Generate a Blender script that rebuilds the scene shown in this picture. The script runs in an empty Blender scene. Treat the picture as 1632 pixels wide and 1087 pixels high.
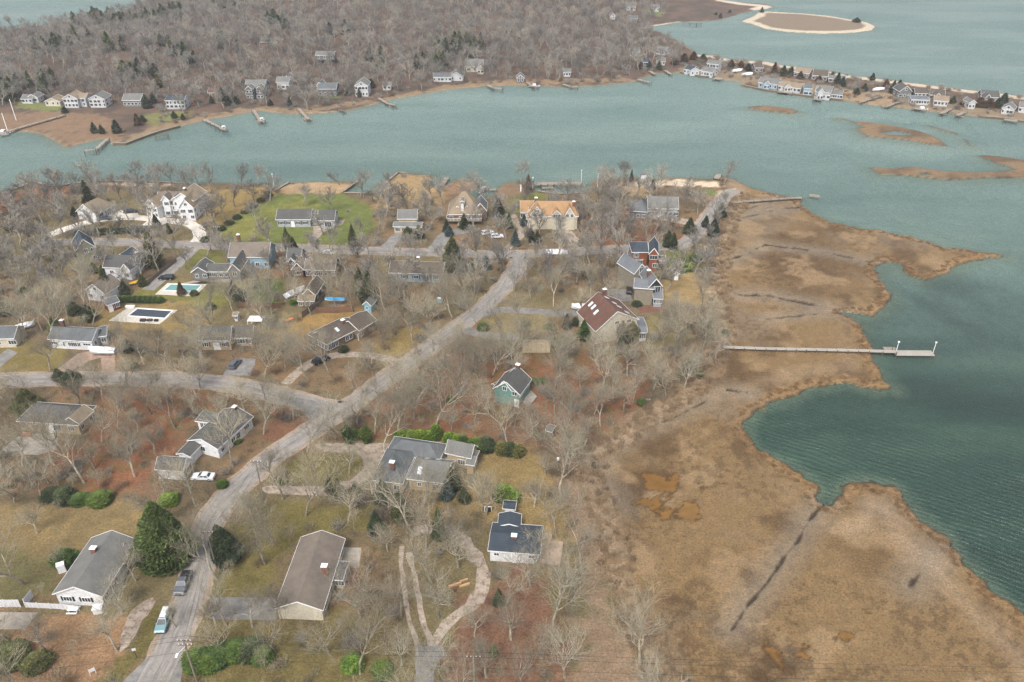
import bpy, math, random
import numpy as np
from mathutils import Vector
random.seed(7); NPR = np.random.RandomState(11)
sc = bpy.context.scene
COL = sc.collection
# ------------------------------------------------------------------ camera, sky, sun, exposure
CAM_H, PITCH, FPX = 115.0, math.radians(31.5), 1269.0
cd = bpy.data.cameras.new('camera'); cam = bpy.data.objects.new('camera', cd); COL.objects.link(cam)
cam.location = (0, 0, CAM_H); cam.rotation_euler = (math.pi/2 - PITCH, 0, 0)
cd.sensor_width = 36; cd.lens = 36*FPX/1632; cd.clip_start = 1; cd.clip_end = 20000
sc.camera = cam
w = bpy.data.worlds.new('World'); sc.world = w; w.use_nodes = True
nt = w.node_tree; nt.nodes.clear()
sky = nt.nodes.new('ShaderNodeTexSky'); sky.sky_type = 'NISHITA'; sky.sun_disc = False
SUN_EL, SUN_ROT = 52, 200
sky.sun_elevation = math.radians(SUN_EL); sky.sun_rotation = math.radians(SUN_ROT)
sky.altitude = 50; sky.air_density = 1.0; sky.dust_density = 4.0; sky.ozone_density = 1.0
hs = nt.nodes.new('ShaderNodeHueSaturation'); hs.inputs['Saturation'].default_value = 0.38
bg = nt.nodes.new('ShaderNodeBackground'); bg.inputs['Strength'].default_value = 0.15
wo = nt.nodes.new('ShaderNodeOutputWorld')
nt.links.new(sky.outputs[0], hs.inputs['Color']); nt.links.new(hs.outputs[0], bg.inputs[0]); nt.links.new(bg.outputs[0], wo.inputs[0])
sl = bpy.data.lights.new('sun', 'SUN'); so = bpy.data.objects.new('sun', sl); COL.objects.link(so)
sl.energy = 1.45; sl.angle = math.radians(18); sl.color = (1.0, 0.95, 0.88)
sd = Vector((math.sin(math.radians(SUN_ROT))*math.cos(math.radians(SUN_EL)), math.cos(math.radians(SUN_ROT))*math.cos(math.radians(SUN_EL)), math.sin(math.radians(SUN_EL))))
so.rotation_euler = sd.to_track_quat('Z', 'Y').to_euler(); so.location = (0, 0, 300)
vs = sc.view_settings; vs.view_transform = 'Standard'; vs.look = 'None'; vs.gamma = 1; vs.use_curve_mapping = False
vs.exposure = 0.86
sc.cycles.sample_clamp_direct = 6; sc.cycles.sample_clamp_indirect = 4; sc.cycles.max_bounces = 5; sc.cycles.diffuse_bounces = 2; sc.cycles.glossy_bounces = 2; sc.cycles.transparent_max_bounces = 8
sc.cycles.use_denoising = True; sc.cycles.denoising_prefilter = 'NONE'; sc.cycles.transmission_bounces = 2; sc.cycles.volume_bounces = 0; sc.cycles.caustics_reflective = False; sc.cycles.caustics_refractive = False

# ------------------------------------------------------------------ helpers
SP, CP = math.sin(PITCH), math.cos(PITCH)
def G(x, y, z=0.0):
    """a place on the photograph (1632 x 1087) -> the point of the world at height z"""
    a = (x-816)/FPX; b = (543.5-y)/FPX
    dz = -SP + b*CP; dy = CP + b*SP
    t = (z-CAM_H)/dz
    return (a*t, dy*t, z)
def PX(X, Y, Z=0):
    dy, dz = Y, Z-CAM_H
    d = dy*CP - dz*SP
    return 816 + FPX*X/d, 543.5 - FPX*(dy*SP + dz*CP)/d
def lin(c):
    c = c/255.0
    return c/12.92 if c <= 0.04045 else ((c+0.055)/1.055)**2.4
def rgb(r, g, b, k=1.0): return (lin(r)*k, lin(g)*k, lin(b)*k, 1)
def vnoise(x, y, scale, seed=0):
    x = np.asarray(x, dtype=np.float64)/scale + seed*17.31; y = np.asarray(y, dtype=np.float64)/scale + seed*7.77
    xi = np.floor(x).astype(np.int64); yi = np.floor(y).astype(np.int64)
    fx = x-xi; fy = y-yi; fx = fx*fx*(3-2*fx); fy = fy*fy*(3-2*fy)
    def h(a, b):
        n = (a*374761393 + b*668265263 + seed*1013904223) & 0xffffffff
        n = ((n ^ (n >> 13))*1274126177) & 0xffffffff
        return ((n ^ (n >> 16)) & 0xffff)/65535.0
    return (h(xi, yi)*(1-fx)+h(xi+1, yi)*fx)*(1-fy) + (h(xi, yi+1)*(1-fx)+h(xi+1, yi+1)*fx)*fy
def fbm(x, y, scale, seed=0, o=3):
    s = 0; a = 1; t = 0
    for i in range(o):
        s = s + a*vnoise(x, y, scale/(2**i), seed+i*5); t += a; a *= .55
    return s/t
def world_poly(p, z=0.0): return np.array([G(x, y, z)[:2] for x, y in p])
def inside(P, X, Y):
    r = np.zeros(X.shape, bool); n = len(P)
    for i in range(n):
        x1, y1 = P[i]; x2, y2 = P[(i+1) % n]
        if y1 == y2: continue
        c = ((y1 > Y) != (y2 > Y)) & (X < (x2-x1)*(Y-y1)/(y2-y1)+x1)
        r ^= c
    return r
def edge_dist(P, X, Y, closed=True):
    d = np.full(X.shape, 1e9); n = len(P)
    for i in range(n if closed else n-1):
        x1, y1 = P[i]; x2, y2 = P[(i+1) % n]
        ex, ey = x2-x1, y2-y1; L = ex*ex+ey*ey+1e-9
        t = np.clip(((X-x1)*ex+(Y-y1)*ey)/L, 0, 1)
        q = (X-x1-t*ex)**2+(Y-y1-t*ey)**2
        d = np.minimum(d, q)
    return np.sqrt(d)
def sdist(P, X, Y, reach=None):
    """signed distance to the polygon, positive inside; exact only within reach of its box"""
    X = np.asarray(X, float); Y = np.asarray(Y, float)
    out = np.full(X.shape, -1e3)
    m = 1e9 if reach is None else reach
    k = (X > P[:, 0].min()-m) & (X < P[:, 0].max()+m) & (Y > P[:, 1].min()-m) & (Y < P[:, 1].max()+m)
    if k.any():
        d = edge_dist(P, X[k], Y[k]); out[k] = np.where(inside(P, X[k], Y[k]), d, -d)
    return out
def tag(o, label=None, cat=None, group=None, kind=None):
    if label: o['label'] = label
    if cat: o['category'] = cat
    if group: o['group'] = group
    if kind: o['kind'] = kind
    return o
def empty(name, loc, label, cat, group=None, rz=0.0):
    o = bpy.data.objects.new(name, None); COL.objects.link(o); o.location = loc; o.rotation_euler = (0, 0, rz); o.empty_display_size = .5
    return tag(o, label, cat, group)
class MB:
    """collects vertices and faces, then links them as one mesh object"""
    def __init__(s): s.v = []; s.f = []
    def add(s, vs_, fs):
        n = len(s.v); s.v += [tuple(p) for p in vs_]; s.f += [tuple(i+n for i in f) for f in fs]; return s
    def quad(s, a, b, c, d): return s.add([a, b, c, d], [(0, 1, 2, 3)])
    def box(s, c, sx, sy, sz, ang=0.0):
        ca, sa = math.cos(ang), math.sin(ang); vs_ = []
        for dz in (-.5, .5):
            for dx, dy in ((-.5, -.5), (.5, -.5), (.5, .5), (-.5, .5)):
                x, y = dx*sx, dy*sy
                vs_.append((c[0]+x*ca-y*sa, c[1]+x*sa+y*ca, c[2]+dz*sz))
        return s.add(vs_, [(0, 3, 2, 1), (4, 5, 6, 7), (0, 1, 5, 4), (1, 2, 6, 5), (2, 3, 7, 6), (3, 0, 4, 7)])
    def bar(s, a, b, wd, ht):
        a = Vector(a); b = Vector(b); d = (b-a).normalized()
        up = Vector((0, 0, 1)) if abs(d.z) < .95 else Vector((0, 1, 0))
        n = d.cross(up).normalized()*wd/2; u = n.cross(d).normalized()*ht/2
        vs_ = [p+q for p in (a, b) for q in (-n-u, n-u, n+u, -n+u)]
        return s.add(vs_, [(0, 1, 2, 3), (7, 6, 5, 4), (0, 4, 5, 1), (1, 5, 6, 2), (2, 6, 7, 3), (3, 7, 4, 0)])
    def cyl(s, a, b, r0, r1=None, n=8):
        a = Vector(a); b = Vector(b); r1 = r0 if r1 is None else r1; d = (b-a).normalized()
        up = Vector((0, 0, 1)) if abs(d.z) < .95 else Vector((0, 1, 0))
        e1 = d.cross(up).normalized(); e2 = d.cross(e1)
        vs_ = []
        for p, r in ((a, r0), (b, r1)):
            for i in range(n):
                t = 2*math.pi*i/n; vs_.append(p+e1*math.cos(t)*r+e2*math.sin(t)*r)
        fs = [(i, (i+1) % n, n+(i+1) % n, n+i) for i in range(n)]+[tuple(range(n-1, -1, -1)), tuple(range(n, 2*n))]
        return s.add(vs_, fs)
    def mesh(s, name, mat):
        me = bpy.data.meshes.new(name); me.from_pydata(s.v, [], s.f); me.update()
        if mat: me.materials.append(mat)
        return me
    def build(s, name, mat, parent=None, loc=None):
        o = bpy.data.objects.new(name, s.mesh(name, mat)); COL.objects.link(o)
        if loc is not None: o.location = loc
        if parent: o.parent = parent
        return o
def link(name, me, parent=None, loc=None, rz=0, sc_=None):
    o = bpy.data.objects.new(name, me); COL.objects.link(o)
    if loc is not None: o.location = loc
    if rz: o.rotation_euler = (0, 0, rz)
    if sc_: o.scale = sc_
    if parent: o.parent = parent
    return o
KIDS = {}
def copy_tree(o, loc, rz, scl=(1, 1, 1), kids=None):
    c = o.copy(); COL.objects.link(c); c.location = loc; c.rotation_euler = (0, 0, rz); c.scale = scl
    for ch in kids:
        d = ch.copy(); COL.objects.link(d); d.parent = c
    return c

# ------------------------------------------------------------------ materials
def mat_base(name, rough=.85):
    m = bpy.data.materials.new(name); m.use_nodes = True; n = m.node_tree; b = n.nodes['Principled BSDF']
    b.inputs['Roughness'].default_value = rough
    b.inputs['Specular IOR Level'].default_value = .25
    return m, n, b
def tex_noise(n, scale, detail=4, rough=.6, coord=None, dim='3D'):
    t = n.nodes.new('ShaderNodeTexNoise'); t.inputs['Scale'].default_value = scale; t.inputs['Detail'].default_value = detail
    t.inputs['Roughness'].default_value = rough
    if coord: n.links.new(coord, t.inputs['Vector'])
    return t
def ramp(n, src, stops):
    r = n.nodes.new('ShaderNodeValToRGB'); e = r.color_ramp.elements
    while len(e) < len(stops): e.new(.5)
    for k, (p, c) in enumerate(stops): e[k].position = p; e[k].color = c if len(c) == 4 else (*c, 1)
    n.links.new(src, r.inputs[0]); return r
def mix(n, a, b, f, mode='MIX'):
    m = n.nodes.new('ShaderNodeMix'); m.data_type = 'RGBA'; m.blend_type = mode; m.clamp_result = False
    for k, v in ((6, a), (7, b), (0, f)):
        if isinstance(v, (int, float)): m.inputs[k].default_value = v
        elif isinstance(v, tuple): m.inputs[k].default_value = v
        else: n.links.new(v, m.inputs[k])
    return m.outputs[2]
def bump(n, b, src, strength, dist):
    u = n.nodes.new('ShaderNodeBump'); u.inputs['Strength'].default_value = strength; u.inputs['Distance'].default_value = dist
    n.links.new(src, u.inputs['Height']); n.links.new(u.outputs[0], b.inputs['Normal']); return u
def simple(name, col, var=.25, scale=3.0, rough=.85, bmp=0, second=None, spec=.25):
    """colour broken up by two sizes of noise"""
    m, n, b = mat_base(name, rough); b.inputs['Specular IOR Level'].default_value = spec
    tc = n.nodes.new('ShaderNodeTexCoord').outputs['Object']
    t = tex_noise(n, scale, 5, .65, tc); t2 = tex_noise(n, scale*.13, 3, .6, tc)
    c2 = second or tuple(x*(1-var) for x in col[:3])+(1,)
    hi = tuple(min(1, x*(1+var*.7)) for x in col[:3])+(1,)
    r = ramp(n, t.outputs[0], [(.3, c2), (.5, col), (.7, hi)])
    r2 = ramp(n, t2.outputs[0], [(.35, (1-var*.6,)*3), (.65, (1+var*.4,)*3)])
    n.links.new(mix(n, r.outputs[0], r2.outputs[0], 1.0, 'MULTIPLY'), b.inputs['Base Color'])
    if bmp: bump(n, b, t.outputs[0], 1.0, bmp)
    return m
MATS = {}
def wall_mat(key, col):
    if ('w', key) in MATS: return MATS['w', key]
    m, n, b = mat_base('siding_'+key, .8)
    tc = n.nodes.new('ShaderNodeTexCoord').outputs['Object']
    sx = n.nodes.new('ShaderNodeSeparateXYZ'); n.links.new(tc, sx.inputs[0])
    mm = n.nodes.new('ShaderNodeMath'); mm.operation = 'MULTIPLY'; mm.inputs[1].default_value = 1/.2; n.links.new(sx.outputs[2], mm.inputs[0])
    fr = n.nodes.new('ShaderNodeMath'); fr.operation = 'FRACT'; n.links.new(mm.outputs[0], fr.inputs[0])
    r = ramp(n, fr.outputs[0], [(0, (.6,)*3), (.12, (1,)*3), (1, (.93,)*3)])
    t = tex_noise(n, 1.6, 6, .7, tc); r2 = ramp(n, t.outputs[0], [(.3, (.72, .7, .66)), (.55, (1, 1, 1)), (.8, (1.08,)*3)])
    c = mix(n, col, r.outputs[0], .8, 'MULTIPLY'); n.links.new(mix(n, c, r2.outputs[0], .9, 'MULTIPLY'), b.inputs['Base Color'])
    bump(n, b, fr.outputs[0], .6, .02)
    MATS['w', key] = m; return m
def roof_mat(key, col, metal=False):
    if ('r', key) in MATS: return MATS['r', key]
    m, n, b = mat_base('shingle_'+key, .45 if metal else .9)
    tc = n.nodes.new('ShaderNodeTexCoord').outputs['Object']
    t = tex_noise(n, 7, 6, .75, tc); t2 = tex_noise(n, .35, 5, .7, tc); t3 = tex_noise(n, .9, 4, .6, tc)
    sx = n.nodes.new('ShaderNodeSeparateXYZ'); n.links.new(tc, sx.inputs[0])
    mm = n.nodes.new('ShaderNodeMath'); mm.operation = 'MULTIPLY'; mm.inputs[1].default_value = 1/.13; n.links.new(sx.outputs[2], mm.inputs[0])
    fr = n.nodes.new('ShaderNodeMath'); fr.operation = 'FRACT'; n.links.new(mm.outputs[0], fr.inputs[0])
    r0 = ramp(n, fr.outputs[0], [(0, (.78,)*3), (.25, (1,)*3)])
    r = ramp(n, t.outputs[0], [(.3, (.7,)*3), (.5, (1,)*3), (.72, (1.28,)*3)])
    r2 = ramp(n, t2.outputs[0], [(.3, (.72, .73, .76)), (.5, (1,)*3), (.72, (1.3, 1.28, 1.2))])
    c = mix(n, col, r.outputs[0], .8, 'MULTIPLY'); c = mix(n, c, r2.outputs[0], .8, 'MULTIPLY'); c = mix(n, c, r0.outputs[0], .7, 'MULTIPLY')
    litter = ramp(n, t3.outputs[0], [(.62, (0, 0, 0)), (.72, (.35,)*3)])
    c = mix(n, c, rgb(140, 118, 92, .8), litter.outputs[0])
    n.links.new(c, b.inputs['Base Color']); bump(n, b, t.outputs[0], .7, .03)
    if metal: b.inputs['Metallic'].default_value = .35
    MATS['r', key] = m; return m
WHITE = simple('white_paint', (.72, .73, .74, 1), .12, 2.0, .6)
TRIM = simple('white_trim', (.78, .78, .77, 1), .08, 3.0, .5)
BRICK = simple('brick_red', rgb(122, 86, 74, .85), .35, 6, .9, .01)
GLASS, _n, _b = mat_base('window_glass', .12); _b.inputs['Base Color'].default_value = (.035, .045, .055, 1); _b.inputs['Specular IOR Level'].default_value = .6
DARK = simple('dark_metal', (.03, .032, .036, 1), .2, 3, .5)
DECKM = simple('weathered_deck', rgb(158, 148, 134, .75), .3, 2.5, .9, .01)
WOODM = simple('old_wood', rgb(120, 105, 88, .7), .35, 4, .9, .02)
STONE = simple('field_stone', rgb(165, 158, 148, .7), .4, 2.0, .95, .05)
CONC = simple('worn_concrete', rgb(168, 160, 148, .75), .25, .9, .95, .01)
# ------------------------------------------------------------------ shorelines and ground zones
WZ = -0.45
NEAR = [(-400,330),(0,312),(25,302),(55,291),(75,297),(95,299),(113,294),(150,289),(200,288),(250,290),(300,293),(360,293),(400,294),(425,294),(433,303),(440,304),(462,292),(500,290.5),(570,290),(549,306),(553,309),(600,309.5),(607,301),(620,288),(635,276),(690,280),(683,290),(690,297),(702,299),(712,294),(728,287),(760,288),(757,302),(738,311),(755,317),(770,317),(790,312),(797,297),(812,291),(838,290),(846,300),(856,306),(880,309),(905,310),(936,308),(942,297),(948,287),(990,284),(1030,286),(1060,283.5),(1100,285),(1135,286),(1150,281),(1170,287),(1200,302),(1225,309),(1253,314),(1274,319),(1281,331),(1301,343),(1321,354.7),(1351,361),(1397,368.6),(1447,377),(1488,389),(1505,396),(1548,400),(1584,405),(1604,409),(1590,412),(1573,411.5),(1548,414),(1528,421.6),(1520,431.7),(1498,439),(1477,447),(1455,443),(1440,434),(1440,421.6),(1427,416.5),(1407,418),(1397,424),(1394,436.7),(1407,454),(1417,469.6),(1413,485),(1397,496),(1381,503.6),(1366,502),(1346,500),(1364,508.7),(1374,517.6),(1379,531.5),(1384,548),(1394,568),(1400,585),(1407,603),(1422,622),(1407,621),(1376,614.7),(1346,611),(1316,613.5),(1288,621),(1265,631),(1240,638.7),(1220,646),(1203,655),(1189,676),(1194,701),(1212,718.5),(1235,732),(1270,752),(1296,767),(1307,775),(1305,790),(1309,800),(1318,803),(1328,797),(1332,784),(1339,776),(1361,769),(1385,768),(1407,770),(1430,778),(1442,790),(1460,817),(1483,839),(1514,867.6),(1550,904),(1576,935),(1601,958),(1632,992),(1680,1045),(1800,1200),(1900,1500),(-500,1500)]
FAR = [(-300,214),(0,209),(38,210),(63,213.5),(83,222),(98,232),(108,235),(131,228.6),(151,223.6),(173,221),(180,229.5),(201,229.5),(226,220),(251,211),(289,201),(324,192),(352,187),(382,182),(402,178.6),(417,176),(450,181),(495,182),(525,179.6),(556,176),(576,171),(601,164.6),(626,158),(676,149.5),(714,143),(747,139.5),(777,137),(810,136),(885,138),(948,137),(986,133),(1016,129.4),(1021,125.6),(1036,120.6),(1051,117),(1084,115.6),(1099,119),(1124,123),(1139,122.6),(1152,127),(1182,130.6),(1182,137),(1220,144.5),(1255,149),(1308,156.6),(1344,160),(1371,165.4),(1422,170.4),(1460,175.5),(1498,179),(1535,183),(1568,187),(1599,189),(1632,194.4),(1850,222),(1850,182),(1632,153.5),(1573,147),(1498,138),(1442,130.5),(1346,119),(1293,109),(1245,104),(1220,98),(1169,96),(1137,89),(1111,87),(1100,78),(1074,62),(1051,51),(1028,45.5),(1040,42),(1061,38.5),(1081,35),(1124,33.5),(1149,31),(1174,23.5),(1189,19),(1205,16),(1232,13),(1222,7),(1180,4),(1150,0),(1135,-10),(1120,-28),(1100,-50),(400,-60),(280,-35),(240,-5),(205,14),(165,25),(120,33),(60,41),(20,46),(-60,48),(-400,60)]
ISLE = [(1182,34),(1202,26),(1209,20),(1222,18.5),(1283,22),(1321,25.5),(1359,32),(1382,36),(1394,42),(1389,48),(1361,52),(1308,53.5),(1258,51),(1220,46),(1199,38)]
ISLETS = [[(1193,170),(1220,168),(1255,172),(1275,178),(1262,181),(1225,178),(1195,174)],
 [(1346,189),(1361,193),(1397,196),(1434,202),(1467,209.6),(1488,217),(1510,232),(1485,231),(1447,223.5),(1382,217),(1364,206),(1379,203)],
 [(1556,247.5),(1578,247.5),(1632,255),(1700,262),(1700,290),(1632,284),(1573,283),(1523,286.5),(1493,285),(1434,279),(1402,277.7),(1389,267.6),(1422,269),(1452,266),(1498,272.6),(1561,275),(1599,272.6),(1619,270),(1606,265),(1583,258)],
 [(1480,199.5),(1500,205),(1526,212),(1524,214),(1500,208),(1482,201.5)],[(1536,221),(1541,223),(1548,232),(1544,232)],[(1332,187.5),(1345,189),(1344,191),(1334,189)]]
HOLES = [[(1402,211),(1435,209.6),(1457,214.6),(1437,216),(1410,214.5)], [(1464,275.5),(1478,276),(1484,279),(1470,280)]]
MARSH = [(1150,283),(1172,300),(1165,330),(1150,350),(1142,400),(1132,450),(1140,500),(1138,545),(1120,590),(1060,640),(1000,675),(950,712),(915,745),(925,790),(955,840),(965,900),(985,960),(1010,1030),(1050,1100),(1060,1500),(2000,1500),(1900,1000),(1650,400),(1640,390),(1300,300)]
PONDS = [[(1013,756),(1031,752),(1051,754),(1061,761),(1076,759),(1089,769),(1086,781),(1081,788),(1061,798),(1060,808),(1050,812),(1022,805),(1005,804),(1008,798),(1033,786),(1021,779),(1018,768)],[(1078,808),(1092,807),(1109,798),(1121,819),(1105,832),(1090,822)],[(1113,764),(1122,768),(1128,778),(1120,782),(1114,776)],[(1052,815),(1066,814),(1066,826),(1056,827)],
 [(1325,916),(1343,917),(1343,924),(1328,924)],[(1357,955),(1372,953),(1375,963),(1360,965)],[(1331,972),(1349,981),(1345,985),(1335,980)],[(1247,995),(1262,994),(1274,1004),(1255,1007)],[(1313,1012),(1338,1010),(1346,1028),(1330,1025)],[(1225,1035),(1240,1038),(1240,1047),(1228,1045)],[(1255,1043),(1285,1040),(1302,1056),(1275,1052)],[(1266,1025),(1290,1030),(1302,1037),(1280,1034)]]
CREEKS = [([(1318,800),(1300,815),(1285,835),(1272,862),(1255,880),(1225,925),(1195,960),(1165,1005)],.45),([(1495,875),(1483,888),(1470,905),(1458,925),(1452,935)],.6),
 ([(1155,343),(1260,312)],.5),([(1145,355),(1250,332),(1275,330)],.6),([(1150,420),(1220,390),(1262,395),(1320,402),(1375,415),(1396,420)],.7),([(1140,470),(1220,470),(1270,480),(1310,487),(1345,500)],.8),([(1300,500),(1220,508)],.5),
 ([(1190,625),(1160,620),(1080,662),(1010,690),(960,720),(942,742)],.5),([(945,735),(958,760),(975,790),(985,808)],.6)]
# (colour, softness m, noise, polygon)
OLIVE, OCHRE, GREEN, LEAFY = rgb(118,112,74), rgb(146,126,86), rgb(112,122,60), rgb(164,130,98)
RUST, SAND, TAN, BROWN, PINK = rgb(148,96,68), rgb(214,196,172), rgb(176,148,112), rgb(124,108,82), rgb(152,128,104)
ZONES = [
 (RUST,3,[(560,690),(600,600),(700,560),(830,555),(1060,575),(1080,590),(1000,660),(880,722),(840,720),(760,690),(640,700)]),
 (RUST,3,[(130,618),(400,625),(380,645),(310,655),(290,730),(240,770),(250,800),(60,790),(0,760),(60,730),(150,700)]),
 (rgb(132,86,66),4,[(905,330),(1000,335),(1100,365),(1080,390),(930,395)]),
 (rgb(134,98,78),4,[(715,1087),(730,960),(830,905),(900,930),(900,1120),(700,1120)]),
 (rgb(134,92,70),2,[(425,660),(445,640),(490,655),(497,672),(450,700),(425,700)]),
 (PINK,3,[(880,760),(930,720),(960,800),(980,900),(1000,1000),(1050,1100),(920,1120),(915,900)]),
 (GREEN,1.5,[(325,385),(345,365),(430,318),(455,303),(545,308),(590,330),(600,365),(560,392),(500,391),(400,388)]),
 (rgb(132,130,66),3,[(340,380),(430,330),(480,318),(500,330),(430,345),(420,385)]),
 (rgb(182,154,118),1.2,[(438,306),(461,293),(570,290.5),(545,307),(470,309)]),
 (rgb(172,146,104),2.5,[(600,309),(636,277),(690,281),(684,295),(702,300),(712,320),(640,335),(600,330)]),
 (rgb(146,116,88),1.5,[(706,300),(728,288),(759,289),(755,303),(735,311),(715,312)]),
 (rgb(138,114,90),2,[(790,318),(797,298),(812,292),(840,291),(847,303),(820,310)]),
 (OCHRE,2,[(-60,812),(225,786),(235,850),(200,870),(100,900),(60,950),(-60,950)]),
 (OLIVE,2.5,[(-60,870),(90,890),(90,930),(40,950),(-60,950)]),
 (LEAFY,1.2,[(20,1005),(62,980),(215,990),(200,1040),(185,1060),(120,1110),(0,1110)]),
 (rgb(118,108,62),1,[(243,968),(268,965),(248,1020),(225,1050),(180,1087),(160,1100),(190,1050),(205,1040),(235,980)]),
 (rgb(126,116,64),1,[(445,745),(475,725),(560,722),(578,735),(570,755),(530,772),(460,775)]),
 (rgb(150,128,84),2.5,[(770,712),(850,720),(880,760),(905,830),(930,890),(900,918),(865,910),(800,830),(700,830),(690,800),(760,770)]),
 (rgb(124,114,66),2,[(340,850),(450,800),(600,800),(610,850),(470,860),(430,960),(340,950)]),
 (rgb(120,108,66),3,[(310,990),(600,985),(640,1060),(620,1120),(290,1120)]),
 (rgb(128,124,66),2,[(185,475),(265,447),(350,450),(400,462),(345,497),(250,478)]),
 (rgb(150,128,82),2,[(100,505),(190,480),(300,480),(330,515),(270,530),(150,524)]),
 (rgb(132,118,70),2,[(-60,545),(70,548),(115,560),(90,592),(-60,598)]),
 (rgb(88,112,44),1.5,[(412,443),(452,447),(440,482),(400,478)]),
 (rgb(152,132,78),1.5,[(780,503),(800,499),(868,502),(880,522),(850,534),(790,533)]),
 (rgb(110,116,58),3,[(1058,398),(1105,400),(1118,440),(1070,440)]),
 (rgb(140,128,84),3,[(1030,500),(1090,510),(1085,560),(1030,560)]),
 (rgb(122,124,60),2,[(822,312),(850,303),(873,312),(835,340),(805,340)]),
 (rgb(150,128,78),2.5,[(335,300),(435,297),(440,305),(400,330),(345,362),(318,350)]),
 (rgb(116,116,58),2,[(300,398),(362,398),(365,430),(330,440),(295,432)]),
 (rgb(162,132,80),2,[(510,498),(565,488),(590,500),(520,530),(440,545),(430,520)]),
 (rgb(170,144,98),2,[(1075,440),(1100,438),(1152,450),(1145,490),(1080,485),(1055,470)]),
 (rgb(215,198,170),1.5,[(1124,458),(1145,462),(1150,486),(1130,480)]),
 (rgb(160,140,92),2,[(410,500),(450,498),(455,530),(405,535)]),
 (rgb(148,128,80),2,[(600,575),(660,560),(700,520),(650,520),(600,550)]),
 (rgb(222,202,176),1.5,[(1010,289),(1060,287),(1145,290),(1150,297),(1060,296),(1015,300)]),
 (rgb(216,200,178),1,[(1135,306),(1160,303),(1185,298),(1170,313),(1150,318)]),
 (rgb(110,122,58),1.5,[(1110,302),(1140,303),(1142,309),(1125,309)]),
 (rgb(186,160,124),2,[(1000,300),(1030,298),(1035,312),(1005,312)]),
 (rgb(188,160,126),1.5,[(912,310),(936,308),(938,318),(915,320)]),
 (rgb(136,110,84),2,[(780,520),(740,560),(700,580),(690,560),(760,505)]),
 (rgb(188,170,150),1,[(150,287),(200,287),(290,292),(280,297),(170,294)]),
 (rgb(150,108,80),3,[(-60,318),(50,300),(120,300),(110,312),(60,330),(-60,350)]),
 # far shore
 (rgb(142,116,90),3,[(-60,185),(80,178),(170,180),(200,225),(180,230),(98,232),(60,212),(-60,212)]),
 (rgb(150,128,100),3,[(180,229),(226,220),(289,201),(402,178),(500,180),(600,162),(590,158),(480,172),(400,170),(300,190),(250,200)]),
 (rgb(128,128,76),3,[(235,180),(300,178),(300,188),(250,198),(230,190)]),
 (rgb(126,132,74),2,[(20,162),(100,168),(95,178),(30,172)]),
 (rgb(150,126,98),2.5,[(600,160),(714,142),(810,135),(990,131),(1016,128),(985,124),(810,127),(710,135)]),
 (rgb(122,132,70),2,[(510,148),(545,148),(540,157),(512,155)]),
 (rgb(128,132,80),2,[(1020,15),(1060,20),(1050,26),(1030,22)]),
 (rgb(150,132,106),2.5,[(1084,115),(1182,132),(1344,159),(1632,193),(1850,222),(1850,200),(1632,178),(1344,140),(1180,112),(1090,108)]),
 (rgb(166,142,112),2,[(1320,142),(1420,150),(1420,168),(1345,160)]),
]
SANDS = [(rgb(216,200,176),[(1850,184),(1632,156.5),(1573,149),(1498,140),(1442,133),(1346,121),(1293,111),(1245,106),(1220,100),(1169,97.5),(1137,90.5),(1111,88)],4.5),
 (rgb(218,202,178),[(1028,45),(1040,42),(1061,38.5),(1081,35.5),(1124,34.5)],4),(rgb(222,206,184),[(1150,1),(1180,6),(1222,10),(1205,14.5)],6),
 (rgb(206,186,156),[(180,229),(201,229),(251,211)],2.0),(rgb(200,176,144),[(402,178),(450,181),(556,176),(626,158),(714,143)],1.2)]
nearP, farP, isleP = world_poly(NEAR, WZ), world_poly(FAR, WZ), world_poly(ISLE, WZ)
isletP = [world_poly(p, WZ) for p in ISLETS]; holeP = [world_poly(p, WZ) for p in HOLES]
marshP = world_poly(MARSH); pondP = [world_poly(p) for p in PONDS]; creekP = [(world_poly(p), r) for p, r in CREEKS]
ys = np.concatenate([[20, 45, 65], 78*np.exp(np.linspace(0, math.log(1050/78.), 760)), [1200, 1500, 2200, 3500, 6000]])
us = np.concatenate([[-6, -3, -1.6, -.9, -.75], np.linspace(-.665, .665, 620), [.75, .9, 1.6, 3, 6]])
YY, UU = np.meshgrid(ys, us, indexing='ij'); XX = UU*(YY+50)
X = XX.ravel(); Y = YY.ravel()
def land_fields(X, Y):
    rag = (vnoise(X, Y, 2.2, 3)-.5)*1.5 + (vnoise(X, Y, 6, 4)-.5)*2.0 + (vnoise(X, Y, .9, 6)-.5)*.6
    dn = sdist(nearP, X, Y, 60)
    inm = (dn > -30) & inside(marshP, X, Y)
    dn = dn + np.where(inm, rag, rag*.15)
    df = sdist(farP, X, Y, 60) + rag*.5
    di = sdist(isleP, X, Y, 40)
    ds = np.full(X.shape, -1e3)
    for p in isletP: ds = np.maximum(ds, sdist(p, X, Y, 15)+rag*.3)
    for p in holeP: ds = np.minimum(ds, -sdist(p, X, Y, 10))
    return dn, df, di, ds, inm
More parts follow.
